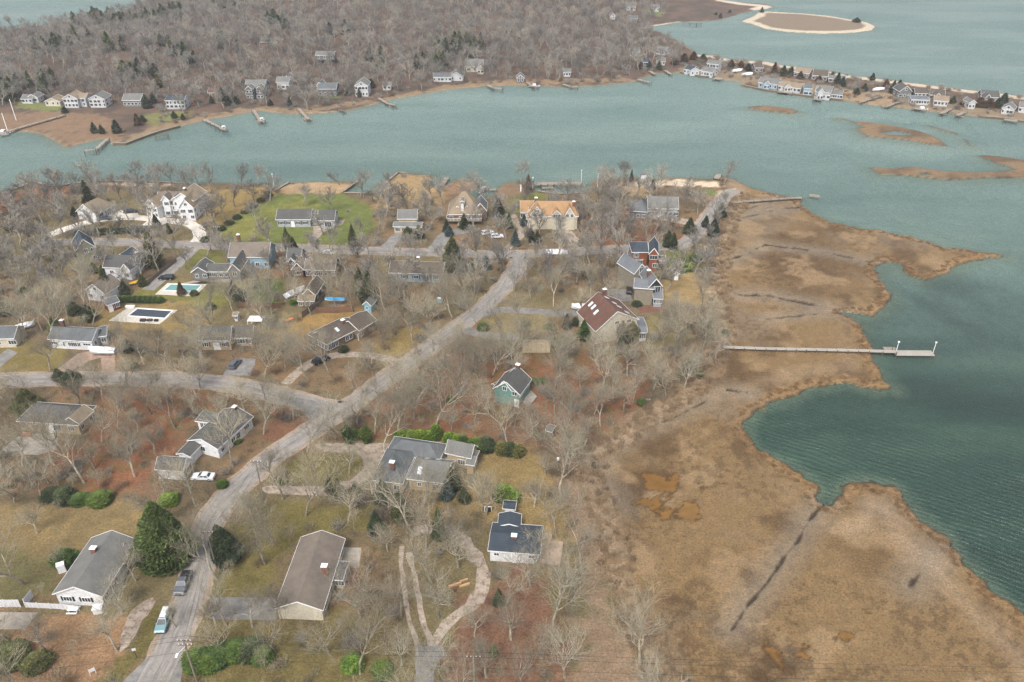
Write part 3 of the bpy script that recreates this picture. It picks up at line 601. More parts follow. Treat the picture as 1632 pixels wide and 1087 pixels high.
class House:
    def __init__(s, name, label, cat='house', far=False, landmark=None, group=None):
        s.name = name; s.label = label; s.cat = cat; s.root = None; s.far = far; s.lm = landmark; s.group = group
    def block(s, A, B, W, eave, rise, wall, roof, ridge='u', t=.5, hip=(0, 0), win=None, chim=None, sky=(), eave2=None, base=0.0, trim=True, shut=None, door=None, ov=.35, gwin=True):
        P0 = np.array(G(A[0], A[1], base+eave)[:2]); P1 = np.array(G(B[0], B[1], base+eave)[:2])
        L = np.linalg.norm(P1-P0); ex = (P1-P0)/L; ey = np.array([-ex[1], ex[0]])
        if isinstance(W, tuple): W = float(np.dot(np.array(G(W[0], W[1], base+eave)[:2])-P0, ey))
        if W < 0: P0 = P0+ey*W; W = -W
        if s.root is None:
            c = P0+ex*L/2+ey*W/2; s.root = empty(s.name, (c[0], c[1], base), s.label, s.cat, s.group); s.o = c; s.base = base
            if s.lm: LANDMARKS.append((s.lm, c[0], c[1]))
        R = s.root; o = s.o
        RECTS.append((P0, ex, ey, L, W))
        def Q(u, v, z): p = P0+ex*u+ey*v-o; return (p[0], p[1], z)
        if ridge == 'u': La, Lc = L, W; q = lambda a, c, z: Q(a, c, z)
        else: La, Lc = W, L; q = lambda a, c, z: Q(c, a, z)
        z0, z1 = eave, eave if eave2 is None else eave2; zr = max(z0, z1)+rise; cr = t*Lc; th = .16
        # walls with gable ends
        mb = MB(); a0, a1, c0, c1 = ov, La-ov, ov, Lc-ov
        w0 = z0+(zr-z0)*ov/max(cr, .1)-th; w1 = z1+(zr-z1)*ov/max(Lc-cr, .1)-th
        for a_, hp in ((a0, hip[0]), (a1, hip[1])):
            if hp: mb.add([q(a_, c0, -.3), q(a_, c1, -.3), q(a_, c1, w1), q(a_, c0, w0)], [(0, 1, 2, 3)])
            else: mb.add([q(a_, c0, -.3), q(a_, c1, -.3), q(a_, c1, w1), q(a_, cr, zr-th*1.1), q(a_, c0, w0)], [(0, 1, 2, 3, 4)])
        mb.quad(q(a0, c0, -.3), q(a1, c0, -.3), q(a1, c0, w0), q(a0, c0, w0)); mb.quad(q(a0, c1, -.3), q(a1, c1, -.3), q(a1, c1, w1), q(a0, c1, w1))
        mb.build('wall', wall, R)
        # roof slabs
        rb = MB(); h0, h1 = hip
        def slab(pts):
            n_ = len(pts); lo = [(p[0], p[1], p[2]-th) for p in pts]
            rb.add(pts+lo, [tuple(range(n_)), tuple(range(2*n_-1, n_-1, -1))]+[(i, (i+1) % n_, n_+(i+1) % n_, n_+i) for i in range(n_)])
        slab([q(0, 0, z0), q(La, 0, z0), q(La-h1, cr, zr), q(h0, cr, zr)]); slab([q(0, Lc, z1), q(La, Lc, z1), q(La-h1, cr, zr), q(h0, cr, zr)])
        if h0: slab([q(0, 0, z0), q(0, Lc, z1), q(h0, cr, zr)])
        if h1: slab([q(La, 0, z0), q(La, Lc, z1), q(La-h1, cr, zr)])
        rf = rb.build('roof', roof, R)
        if trim:
            tb = MB(); e = .02 if not s.far else .03; w_ = .05; hh = .22
            for c_, zz in ((-.03, z0), (Lc+.03, z1)): tb.bar(q(-.03, c_, zz-.08), q(La+.03, c_, zz-.08), w_, hh)
            for a_, hp in ((-.03, h0), (La+.03, h1)):
                if hp: tb.bar(q(a_, 0, z0-.08), q(a_, Lc, z1-.08), w_, hh)
                else: tb.bar(q(a_, 0, z0-.06), q(a_, cr, zr-.06), w_, hh); tb.bar(q(a_, cr, zr-.06), q(a_, Lc, z1-.06), w_, hh)
            tb.build('trim_board', TRIM, R)
        def rz(a, c):
            return z0+(zr-z0)*c/cr if c < cr else z1+(zr-z1)*(Lc-c)/(Lc-cr)
        for (ua, vc) in sky:
            a, c = ua*La, vc*Lc; dw, dc = .45, .65; kb = MB()
            pts = [q(a+x, c+y, rz(a+x, c+y)+.14) for x, y in ((-dw, -dc), (dw, -dc), (dw, dc), (-dw, dc))]
            lo = [(p[0], p[1], p[2]-.16) for p in pts]
            kb.add(pts+lo, [(0, 1, 2, 3), (0, 1, 5, 4), (1, 2, 6, 5), (2, 3, 7, 6), (3, 0, 4, 7)]); kb.build('skylight', SKYL, R)
        if chim:
            a, c = chim[0]*La, chim[1]*Lc; x, y, _ = q(a, c, 0); zt = zr+.7 if len(chim) < 3 else chim[2]
            ang = math.atan2(ex[1], ex[0]); cb = MB(); cb.box((x, y, (rz(a, c)-.5+zt)/2), .95, .75, zt-rz(a, c)+.5, ang)
            co = cb.build('chimney', BRICK, R); cp = MB(); cp.box((x, y, zt+.06), 1.15, .95, .14, ang); cp.box((x, y, zt+.25), .35, .35, .3, ang); cp.build('chimney_cap', TRIM, co)
        # openings
        ang0 = math.atan2(ex[1], ex[0])
        faces = {0: (lambda t_, z: Q(t_*L, ov-.03, z), ang0, L), 1: (lambda t_, z: Q(L-ov+.03, t_*W, z), ang0+math.pi/2, W),
                 2: (lambda t_, z: Q(t_*L, W-ov+.03, z), ang0, L), 3: (lambda t_, z: Q(ov-.03, t_*W, z), ang0+math.pi/2, W)}
        win = {} if win is None else win
        if isinstance(win, int): win = {0: win, 1: max(1, win//2), 3: max(1, win//2)}
        win = dict(win)
        for f, spec in win.items():
            fn, ang, Lf = faces[f]
            if isinstance(spec, int):
                rows = [1.55] if eave < 4.4 else [1.5, eave-1.25]
                if eave > 7.5: rows = [1.5, 4.3, eave-1.2]
                spec = [((j+.5+random.uniform(-.12, .12))/spec, zc, random.choice((.9, 1.2, 1.6)), 1.25) for zc in rows for j in range(spec)]
                gable = (ridge == 'u' and f in (1, 3) and not hip[0 if f == 3 else 1]) or (ridge == 'v' and f in (0, 2) and not hip[0 if f == 0 else 1])
                if gable and rise > 2.0 and gwin: spec.append((.5, zr-rise*.62, 1.0, 1.0))
            for (t_, zc, ww, wh) in spec:
                if zc < 3 and zc+wh/2 > eave-.15: wh = max(.6, 2*(eave-.2-zc))
                p = fn(t_, zc)
                if s.far: link('window', far_window(ww, wh), R, p, ang)
                else:
                    fm, pm, sm = window_meshes(ww, wh, 2 if ww < 1.4 else 3, shut); wo_ = link('window', fm, R, p, ang); link('pane', pm, wo_)
                    if sm:
                        for sg_ in (-1, 1): link('shutter', sm, wo_, (sg_*(round(ww, 1)/2+.31), 0, 0))
        if door is not None:
            fn, ang, Lf = faces[door[0]]; p = fn(door[1], door[3]/2 if len(door) > 3 else 1.05)
            d = MB(); dw, dh = (door[2], door[3]) if len(door) > 3 else (1.0, 2.1); d.box((0, 0, 0), dw, .12, dh)
            do = link('door', d.mesh('door', door[4] if len(door) > 4 else TRIM), R, p, ang)
            fr = MB(); fr.box((-dw/2-.07, 0, .05), .12, .16, dh+.1); fr.box((dw/2+.07, 0, .05), .12, .16, dh+.1); fr.box((0, 0, dh/2+.08), dw+.26, .16, .12); link('door_frame', fr.mesh('door_frame', TRIM), do)
        s.last = (Q, q, L, W, ang0, zr); return s
    def deck(s, pts, z, rail=True, mat=None, name='deck'):
        P = world_poly(pts, z)-s.o; n_ = len(P); mb = MB()
        mb.add([(x, y, z) for x, y in P]+[(x, y, z-.25) for x, y in P], [tuple(range(n_))]+[(i, (i+1) % n_, n_+(i+1) % n_, n_+i) for i in range(n_)])
        d = mb.build(name, mat or DECKM, s.root)
        for x, y in P:
            pb = MB(); pb.box((0, 0, 0), .2, .2, z); pb.build('deck_post', WOODM, d, (x, y, z/2-.15))
        CLEARP.append(world_poly(pts, z)); BLOCKS.append((world_poly(pts, z), .8))
        if rail:
            r = MB()
            for i in range(n_):
                a, b_ = P[i], P[(i+1) % n_]; r.bar((*a, z+.95), (*b_, z+.95), .09, .08); k = max(1, int(np.linalg.norm(b_-a)/1.2))
                for j in range(k+1):
                    q_ = a+(b_-a)*j/k; r.box((q_[0], q_[1], z+.47), .08, .08, .95)
            r.build('railing', TRIM, s.root)
        return s
SKYL = simple('skylight_glass', (.55, .6, .64, 1), .1, 2, .2, spec=.6)
Wh, Wg, Wt, Wc = wall_mat('white', (.70,.71,.73,1)), wall_mat('grey', rgb(122,122,120,.8)), wall_mat('tan', rgb(196,176,142,.8)), wall_mat('cream', rgb(212,204,184,.85))
Wbr, Wbl, Wte, Wre, Wol, Wsh = wall_mat('brown', rgb(122,102,84,.8)), wall_mat('blue', rgb(158,188,204,.8)), wall_mat('teal', rgb(112,156,150,.85)), wall_mat('cedar_red', rgb(150,90,62,.75)), wall_mat('olive', rgb(150,154,128,.8)), wall_mat('weathered', rgb(152,144,128,.8))
Wbarn, Wsky, Wlg = wall_mat('barn_red', rgb(128,44,40,.8)), wall_mat('sky', rgb(140,196,216,.8)), wall_mat('light_grey', rgb(178,184,190,.8))
Rg, Rd, Rbg, Rnb, Rtp, Rbr = roof_mat('grey', rgb(134,134,130,.62)), roof_mat('dark', rgb(102,102,100,.62)), roof_mat('blue_grey', rgb(116,120,122,.62)), roof_mat('navy', rgb(74,84,94,.62)), roof_mat('taupe', rgb(138,127,116,.62)), roof_mat('brown', rgb(108,98,88,.62))
Rre, Rdr, Rce, Rms, Rkh = roof_mat('russet', rgb(122,90,78,.6)), roof_mat('maroon', rgb(92,70,66,.62)), roof_mat('cedar', rgb(182,146,108,.66)), roof_mat('metal', rgb(146,150,154,.6), True), roof_mat('khaki', rgb(158,142,120,.66))
BLK = simple('black_paint', (.02, .022, .026, 1), .1, 3, .5)
H = House('cape_house', 'white house with long grey roof and red brick chimney behind the white fence', landmark='white fenced house')
H.block((83, 947), (163, 951), (147, 857), 3.0, 2.2, Wh, Rg, 'v', win={0: [(.25,1.6,1.5,1.0),(.62,1.6,1.5,1.0)], 1: [(.1,1.5,1.2,1.1),(.3,1.5,1.4,1.1),(.75,1.6,1.2,1.1)]}, chim=(.62, .42), shut=BLK)
H.block((173, 918), (187, 893), 3.0, 2.7, .5, Wh, Rg, 'v', win={0: 2, 1: 1}, gwin=False)
H.block((193, 884), (205, 860), 4.5, 3.0, 1.0, Wh, Rg, 'v', win={0: [(.5,1.7,1.8,1.3)]})
H = House('ranch_house', 'long taupe roofed ranch house with red chimney, cream gable end facing the viewer', landmark='long taupe roofed house')
H.block((437, 970), (515, 973), (477, 856), 3.0, 2.0, Wc, Rtp, 'v', win={0: 0, 1: 4, 3: 4}, chim=(.45, .84), door=(1, .45))
H.block((531, 924), (547, 925), 4.5, 2.6, .5, Wc, Rd, 'u', win={0: 1, 1: 1}, gwin=False)
H = House('cottage', 'white cottage with dark slate blue roof and a plank deck on its right', landmark='slate blue roofed cottage')
H.block((777.5, 877.5), (861, 884), (868.7, 838.5), 3.0, .9, Wh, Rnb, 'u', t=.52, win={0: [(.16,1.9,.9,.6),(.83,1.9,.9,.6)], 1: 2, 3: 2}, door=(0, .5), chim=(.47, .42, 4.3), gwin=False)
H.block((793, 838.5), (830, 840), (793.5, 818), 3.02, .7, Wh, Rnb, 'v', win={1: 2, 3: 2}, gwin=False)
H.deck([(868,849),(880,850.5),(879,861),(898,863),(892.5,901),(857,896)], .55, False, simple('sandy_planks', rgb(180,158,138,.8), .2, 3, .9))
H = House('garden_shed', 'small white shed with slate roof behind the slate blue roofed cottage', 'shed')
H.block((801, 810.5), (821.5, 812.5), (805, 797), 2.3, .6, Wh, Rnb, 'u', door=(0, .5), gwin=False)
H = House('sprawling_house', 'sprawling tan house with joined grey hipped roofs in the gravel loop', landmark='sprawling tan house')
H.block((648, 763), (713, 771), (720, 733), 3.1, 2.6, Wt, Rg, 'u', win={0: [(.3,1.7,.8,.9),(.7,1.6,1.2,1.1)], 1: [(.3,1.6,1.4,1.9),(.7,1.6,1.4,1.9)]}, sky=[(.28,.22),(.35,.75),(.62,.8)], hip=(3, 0))
H.block((592, 765), (642, 771), (634, 716), 3.1, 3.0, Wt, Rbg, 'v', hip=(4.5, 4), win={0: 2, 3: 3}, chim=(.2, .6))
H.block((614, 722), (700, 735), 6, 3.0, 2.0, Wt, Rbg, 'u', hip=(3, 3), win={1: 1, 3: 2})
H.block((709, 722), (751, 731), (763, 712), 3.4, 2.2, Wt, Rg, 'u', win={0: 1, 1: [(.3,1.6,1.2,1.5),(.68,1.7,1.2,1.5)]})
H.block((741, 740), (756, 742), 5, 2.8, .6, Wt, Rg, 'u', win={1: 1}, gwin=False)
H = House('rambler_house', 'white L-shaped house with charcoal roof and detached-looking garage wing', landmark='white L-shaped house')
H.block((347, 716), (404, 664), 8.4, 3.0, 1.7, Wh, Rd, 'u', win={0: [(.15,1.6,1.4,1.0),(.42,1.6,1.2,1.1),(.56,1.6,1.2,1.1),(.8,1.7,1.6,1.0)], 3: 1}, chim=(.93, .5))
H.block((310.5, 671), (345, 674.5), (322, 655), 2.9, 1.7, Wh, Rd, 'u', win={0: [(.25,1.6,.7,1.3),(.42,1.6,.7,1.3),(.59,1.6,.7,1.3)]}, door=(0, .85), hip=(2.0, 0))
H.block((303, 728), (336, 694), 3.6, 2.6, .6, Wh, Rd, 'u', win={}, gwin=False)
H.block((246, 748), (292, 751.5), (253, 726), 2.8, 1.7, Wh, Rd, 'u', win={1: [(.5,1.3,3.2,1.8)]})
H = House('hipped_house', 'tan brick house with dark hipped roof and orange front steps', landmark='tan hipped house')
H.block((25.5, 671), (124.5, 678), (52, 640), 3.0, 2.4, Wt, Rd, 'u', hip=(5, 4), win={0: [(.12,1.7,.8,.8),(.3,1.7,.8,.8),(.42,1.7,.8,.8),(.62,1.5,2.0,1.4),(.85,1.6,1.4,1.1)], 1: 2}, door=(0, .52))
H.block((126, 676), (150, 655), 4.5, 3.0, 1.6, Wt, Rkh, 'u', win={0: 2})
H.deck([(36, 688), (50, 689), (50, 695), (36, 694)], .35, False, simple('orange_boards', rgb(204,140,92,.8), .15, 3, .8), 'front_step')
H = House('ranch_house', 'white ranch with blue grey roof beside the shrink-wrapped boat on brick pavers', landmark='white paver-drive ranch')
H.block((75, 540.5), (146, 544.5), (158, 523), 3.0, 1.9, Wh, Rbg, 'u', win={0: [(.12,1.7,1.6,.7),(.33,1.5,.5,1.4),(.46,1.6,.8,1.1),(.56,1.6,1.6,1.1),(.67,1.6,.8,1.1),(.85,1.8,2.0,.6)], 1: [(.25,1.6,.9,1.1),(.6,1.6,.9,1.1)]}, chim=(.1, .85))
H.block((156, 537), (170, 535), 6, 2.9, .9, Wlg, Rbg, 'u', win={0: 1, 1: 2}, gwin=False)
H = House('ranch_house', 'cream house with slate grey roof cut off by the left edge', landmark='cream left-edge house')
H.block((-36, 541), (22, 539.5), (30, 519), 3.0, 1.9, Wc, Rbg, 'u', win={0: [(.9,1.6,2.0,1.2),(.5,1.6,1.4,1.1)]})
H = House('cape_house', 'tan cape house with black shutters and lower right wing, pergola behind', landmark='black shuttered cape')
H.block((316.5, 543), (367.5, 543), (317, 527), 3.1, 3.0, Wt, Rd, 'u', win={0: [(.2,1.7,1.1,1.2),(.76,1.7,1.5,1.2)], 1: 1}, door=(0, .52, 1.6, 2.2), shut=BLK)
H.block((370, 538.5), (403, 538.5), (371, 524), 2.8, 2.6, Wt, Rd, 'u', win={0: [(.38,1.5,2.2,1.3),(.8,1.5,.7,1.2)], 1: 2}, shut=BLK)
H = House('playhouse', 'tiny white playhouse behind the tan cape with black shutters', 'playhouse')
H.block((370, 503), (378.5, 503.5), 2.2, 2.0, .6, Wh, Rkh, 'u', win={0: [(.5,1.1,.8,.9)]}, gwin=False)
H = House('contemporary_house', 'long grey brown house with window-lined sunroom and red brick chimney', landmark='window-lined long house')
H.block((521, 549), (573, 523), 8.4, 2.9, 1.8, Wbr, Rbr, 'u', win={0: [(.1,1.5,1.0,1.6),(.2,1.5,1.0,1.6),(.3,1.5,1.0,1.6),(.62,1.5,1.0,1.4),(.74,1.5,1.0,1.4)], 3: [(.12,1.5,1.0,1.6),(.28,1.5,1.0,1.6),(.44,1.5,1.0,1.6),(.60,1.5,1.0,1.6),(.76,1.5,1.0,1.6)]}, sky=[(.5, .3), (.05, .7)], chim=(.76, .42), hip=(2.5, 0))
H.block((572, 527), (601, 510), 7.5, 3.3, 1.8, Wbr, Rbr, 'u', win={0: [(.15,1.9,1.2,1.7)], 1: [(.5,1.7,1.2,1.4)]}, door=(0, .05, 1.1, 2.1, BRICK))
H = House('saltbox_house', 'teal gabled house with dark roof standing alone among russet leaves', landmark='teal gabled house')
H.block((785, 619), (829, 630), (850, 605), 4.0, 2.9, Wte, Rd, 'v', win={0: [(.78,3.8,1.2,1.0),(.42,4.6,.9,1.0)], 1: [(.2,3.3,1.6,1.0),(.5,3.3,1.6,1.0),(.8,3.3,1.6,1.0)]}, chim=(.96, .5), door=(0, .86))
H.block((792, 617), (815, 623), 6, 4.6, 2.4, Wte, Rd, 'v', win={0: [(.5,5.6,1.5,1.1)]})
H.block((783, 612), (790, 618), 4, 2.6, .8, Wte, Rd, 'v', win={}, gwin=False)
H.deck([(828, 636), (846, 622), (856, 632), (842, 648)], .5, False, STONE, 'terrace')
H = House('barn_house', 'tall cream house under a broad russet roof set with white skylights', landmark='russet roofed cream house')
H.block((949, 529), (1018, 515), (1006, 480), 4.2, 3.9, Wc, Rre, 'v', t=.48, eave2=5.4, win={0: [(.5,5.6,1.3,.9),(.78,5.4,1.3,.9)], 1: [(.3,4.2,1.4,1.1),(.7,4.2,1.4,1.1)]}, sky=[(.2,.8),(.42,.72),(.58,.68),(.8,.6),(.85,.25),(.7,.25),(.5,.22)], chim=(.97, .62))
H.block((1018, 530), (1032, 530), 8.5, 3.0, .9, Wh, Rms, 'u', t=.2, win={0: [(.5,1.7,1.6,1.5)], 1: [(.2,1.7,1.6,1.5),(.6,1.7,1.6,1.5)]}, gwin=False)
H = House('modern_house', 'weathered shingle house with standing-seam metal roofs and a dark glazed gable', landmark='metal roofed modern house')
H.block((1010, 458.5), (1043, 461), 6.5, 5.6, 1.4, Wsh, Rms, 'u', win={}, gwin=False)
H.block((1011, 437), (1033, 431), 9, 6.6, 2.8, Wsh, Rms, 'v', win={0: [(.6,7.2,1.8,1.5)]})
H.block((1034, 458), (1056, 456), (1050, 434), 6.0, 2.6, wall_mat('charcoal', rgb(52,58,60,.8)), Rms, 'v', win={0: [(.62,4.2,2.2,3.2)], 1: [(.3,4.2,1.6,2.6)]}, chim=(.5, .3))
H.block((1041, 476), (1057, 476.5), 4.2, 3.0, 1.6, Wlg, Rms, 'u', t=.9, win={0: [(.25,1.9,.9,1.2),(.5,1.9,.9,1.2),(.75,1.9,.9,1.2)]}, gwin=False)
H = House('shingle_house', 'cedar red shingle house with navy roof and white railed deck', landmark='cedar red shingle house')
H.block((1007, 402), (1034, 402), 8, 5.6, 1.8, Wre, Rnb, 'u', win={0: [(.3,4.4,1.4,1.2)], 3: 1}, hip=(2, 0))
H.block((1034, 405), (1050, 406), 9, 6.2, 2.2, Wre, Rnb, 'v', win={0: [(.5,5.0,2.4,1.3),(.75,2.2,1.6,1.2)]})
H.block((1002, 414), (1025, 414), 4, 3.0, 1.2, Wre, Rd, 'u', t=.9, win={0: [(.6,1.9,1.6,1.1),(.85,1.9,1.0,1.1)]}, gwin=False)
H.deck([(1050, 420), (1062, 420), (1060, 411), (1049, 411)], 2.6)
H = House('mansion', 'large cream mansion under a bright new cedar shake roof by the boat basin', landmark='cedar roofed mansion')
H.block((843, 345), (922, 345), 9.5, 5.0, 4.0, Wc, Rce, 'u', hip=(3, 2), win={0: [(.3,3.4,1.2,1.2),(.62,3.0,1.2,1.6)]}, chim=(.15, .62))
H.block((841, 347), (871, 347), 5.5, 4.6, 4.2, Wc, Rce, 'v', win={0: [(.38,5.2,1.2,1.3),(.68,5.2,1.2,1.3),(.52,7.1,.8,.7)]})
H.block((839, 349), (872, 350), 2.2, 3.2, 1.0, Wc, Rce, 'u', t=.95, win={0: [(.2,1.5,1.6,1.6),(.5,1.5,1.6,1.6)]}, gwin=False)
H.block((880, 342.4), (895, 342.4), 4, 6.0, 1.6, Wc, Rce, 'v', win={0: [(.5,5.2,2.4,1.6)]}, gwin=False)
H.block((898, 347), (918, 347), 5, 4.8, 3.8, Wc, Rce, 'v', win={0: [(.32,5.4,.9,1.2),(.68,5.4,.9,1.2)]}, chim=(.8, .85))
H.block((829, 338), (851, 338), 7, 3.6, 3.2, Wc, Rce, 'u', win={0: [(.2,2.2,1.6,1.3)]})
_Q = H.last
H = House('shingle_house', 'big brown shingle house with eyebrow dormers and a white railed porch', landmark='eyebrow dormered house')
H.block((713, 342), (768, 342), 12, 3.4, 6.6, Wbr, Rkh, 'u', hip=(5.5, 6), win={0: [(.1,2.0,1.3,1.3),(.62,2.0,1.3,1.3),(.75,2.0,1.3,1.3),(.9,2.0,1.0,1.3)]}, door=(0, .42, 2.0, 2.4, BRICK))
H.block((726, 331), (732, 331), 4, 5.3, .7, Wh, Rkh, 'v', win={0: [(.5,4.9,.9,.7)]}, gwin=False)
H.block((741, 331), (747, 331), 4, 5.3, .7, Wh, Rkh, 'v', win={0: [(.5,4.9,.9,.7)]}, gwin=False)
H.block((733, 322), (740, 322), 4, 8.0, .6, Wh, Rkh, 'v', win={0: [(.3,7.6,.6,.8),(.7,7.6,.6,.8)]}, gwin=False)
H.block((755, 336), (776, 336), 8, 4.2, 3.0, Wbr, Rbg, 'v', win={1: 2})
H.deck([(712, 352), (768, 352), (768, 347), (712, 347)], 1.6)
H.deck([(729, 360), (738, 360), (739, 352), (730, 352)], .8, False, DECKM, 'stair')
H = House('cottage', 'small grey roofed tan cottage behind dark shrubs on the creek side', landmark='grey roofed tan cottage')
H.block((633, 349), (665, 349), 7, 3.4, 2.4, Wt, Rg, 'u', win={0: 3, 1: 2})
H.block((626, 361), (672, 362), 4.5, 2.8, .8, Wt, Rg, 'u', win={0: 4}, gwin=False)
H = House('ranch_house', 'long white ranch with two dark roofs alone on the bright green lawn', landmark='green lawn ranch')
H.block((439, 350), (495, 350), 8.5, 3.0, 2.4, Wlg, Rd, 'u', win={0: [(.15,1.6,1.6,1.1),(.35,1.6,1.0,1.1),(.62,1.6,1.4,1.1),(.82,1.6,1.4,1.1)]}, door=(0, .47), shut=BLK)
H.block((505, 351.5), (533, 351.5), 8, 3.0, 2.4, Wlg, Rd, 'u', win={0: [(.25,1.6,1.4,1.1),(.6,1.4,2.4,1.9)], 1: 2})
H.block((493, 348), (507, 348), 5, 2.8, 1.4, Wlg, Rd, 'u', win={0: 1})
H = House('estate_house', 'large rambling white house with many gables beside the white shell drive', landmark='large white house')
H.block((229, 328), (250, 331), 9, 4.6, 3.0, Wh, Rkh, 'v', win={0: 2, 3: 2})
H.block((248, 327), (288, 327), 9, 4.4, 3.6, Wh, Rtp, 'u', win={0: 5})
H.block((256, 320), (270, 320), 5, 6.4, 2.0, Wh, Rtp, 'v', win={0: 1})
H.block((273, 320), (284, 320), 5, 6.2, 1.6, Wh, Rtp, 'v', win={0: 1})
H.block((283, 332), (309, 332), 12, 5.0, 3.6, Wh, Rkh, 'v', win={0: 2, 1: 3})
H.block((309, 321), (330, 305), 9, 6.4, 3.0, Wh, Rkh, 'u', win={0: 3, 1: 1}, chim=(.3, .5))
H.deck([(322, 324), (336, 322), (334, 314), (322, 318)], 2.6)
H = House('garage', 'tan hip-roofed garage with white doors at the shell drive', 'garage', landmark='tan roofed garage')
H.block((152, 342), (184, 326), 9, 3.0, 3.4, Wh, Rkh, 'u', hip=(0, 3), win={0: [(.25,1.3,2.6,2.0),(.6,1.3,2.6,2.0)], 1: 1})
H = House('gable_house', 'olive green gabled house with dark teal roof among bare trees', landmark='olive green gabled house')
H.block((120, 401), (153, 394), 8.5, 5.2, 3.6, Wol, Rnb, 'v', win={0: [(.5,4.6,1.0,1.3),(.82,4.6,1.0,1.2),(.84,1.8,1.0,1.2)], 1: 3})
H = House('cape_house', 'white house with slate roof and cross gable beside the small orange kayak stack', landmark='white slate roofed house')
H.block((163, 426), (212, 428), 7.5, 3.4, 2.8, Wh, Rd, 'u', win={0: [(.25,1.7,1.2,1.1)], 1: 2}, chim=(.97, .6))
H.block((192, 429), (207, 431), 4, 3.6, 2.0, Wh, Rd, 'v', win={0: 1})
H.block((209, 417), (228, 404), 7, 3.6, 2.2, Wh, Rnb, 'u', win={0: 3})
H = House('barn', 'small white barn with brown roof half hidden by a holly tree', 'barn', landmark='small white barn')
H.block((134, 463), (168, 469), 7.5, 3.2, 2.8, Wh, Rtp, 'v', win={0: 2})
H = House('red_shed', 'barn red shed with blue grey roof between the pool lawns', 'shed', landmark='red shed')
H.block((170, 487), (191, 480), 4.5, 2.6, 1.0, Wbarn, Rbg, 'u', win={0: 2}, door=(0, .25), gwin=False)
H = House('shingle_house', 'dark brown roofed grey house by the teal covered pool', landmark='dark brown roofed house')
H.block((363, 410), (428, 410), 9.5, 4.2, 3.2, Wbl, Rtp, 'u', win={0: 5}, chim=(.1, .95))
H.block((362, 432), (383, 432), 11, 3.6, 2.4, Wg, Rd, 'v', win={0: [(.5,2.4,1.3,1.3)]})
H.block((327, 433), (364, 433), 6, 2.8, 1.4, Wg, Rd, 'u', win={0: 4})
H.block((304, 434), (330, 434), 7, 3.0, 1.8, Wg, Rd, 'v', win={0: 2})
H = House('cape_house', 'brown shingled cape with white trimmed dormer below the far road', landmark='brown dormered cape')
H.block((456, 416), (480, 416), 7, 4.0, 3.0, Wbr, Rd, 'u', win={0: 1})
H.block((459, 418), (470, 418), 4, 4.4, 1.6, Wbr, Rd, 'v', win={0: [(.5,4.2,1.6,1.5)]})
H.block((464, 430), (484, 430), 9, 3.0, 2.4, Wbr, Rtp, 'v', win={0: [(.5,1.8,1.2,1.2)]})
H.block((484, 430), (534, 431), 7, 3.0, 2.4, Wbr, Rtp, 'u', win={0: 5})
H = House('cottage', 'brown cottage with weathered roofs behind the wicker board fence', landmark='board fenced cottage')
H.block((481, 470), (503, 471), 9, 3.0, 2.2, Wbr, Rbr, 'v', win={1: 2})
H.block((474, 480), (501, 480), 5, 2.6, .8, Wbr, Rkh, 'u', win={0: 3}, gwin=False)
H = House('garden_shed', 'pale blue garden shed with grey roof behind the window-lined house', 'shed', landmark='pale blue shed')
H.block((577, 486), (592, 488), 4, 2.4, 1.4, Wsky, Rg, 'v', win={0: [(.45,1.4,.7,.7)]}, gwin=False)
H = House('ranch_house', 'long pale blue ranch with black shutters screened by bare trees', landmark='pale blue ranch')
H.block((619, 434.5), (706, 437), 8.5, 3.2, 2.0, Wbl, Rbr, 'u', win={0: [(.11,1.8,1.1,1.1),(.29,1.8,1.1,1.1),(.5,1.8,1.4,1.1),(.72,1.8,1.1,1.1),(.88,1.8,1.2,1.1)], 1: 2}, shut=BLK, chim=(.5, .7))
H = House('shingle_house', 'blue grey roofed house deep in trees near the sandy point', landmark='wood-hidden grey house')
H.block((1003, 336), (1032, 338), 10, 3.4, 3.2, Wg, Rbg, 'u', hip=(4, 3), win={0: 3})
H.block((1032, 332), (1082, 333), 9, 3.6, 3.0, Wlg, Rg, 'u', win={0: 6, 1: 2}, door=(0, .4))
H = House('garden_shed', 'small grey shed alone on the sandy yard near the marsh', 'shed')
H.block((1073, 437), (1084, 437.5), 3, 2.2, .8, Wlg, Rg, 'v', door=(0, .5), gwin=False)
H = House('garden_shed', 'tiny weathered shed alone in the brush right of the teal house', 'shed')
H.block((869, 686), (880, 689), 2.6, 2.0, .5, Wsh, Rg, 'u', gwin=False)

# houses across the water
Wfw, Wfg = wall_mat('far_white', (.50,.51,.52,1)), wall_mat('far_grey', rgb(120,120,118,.75))
def far_house(ax, bx, y, eave, rise, wall, roof, label, depth=9, ridge='u', win=4, tilt=0, name='waterfront_house', extra=None, lm=None, base=None):
    wall = {Wh: Wfw, Wlg: Wfg}.get(wall, wall); h = House(name, label, far=True, landmark=lm)
    gx, gy, _ = G((ax+bx)/2, y+3, 0)
    zb = float(height(np.array([gx]), np.array([gy+depth/2]))[0][0]) if base is None else base
    zb = max(zb-.3, 0)
    cx_ = (ax+bx)/2; ax, bx = cx_+(ax-cx_)*.88, cx_+(bx-cx_)*.88; h.block((ax, y-tilt/2), (bx, y+tilt/2), depth, eave*.84, rise*.85, wall, roof, ridge, win={0: win, 1: 2, 3: 2}, base=zb)
    for e in (extra or []):
        h.block((e[0], e[2]+.5), (e[1], e[2]+.5), e[3], e[4]*.84, e[5]*.85, wall, e[7] if len(e) > 7 else roof, e[6], win={0: 2, 1: 1}, base=zb, gwin=False)
    return h
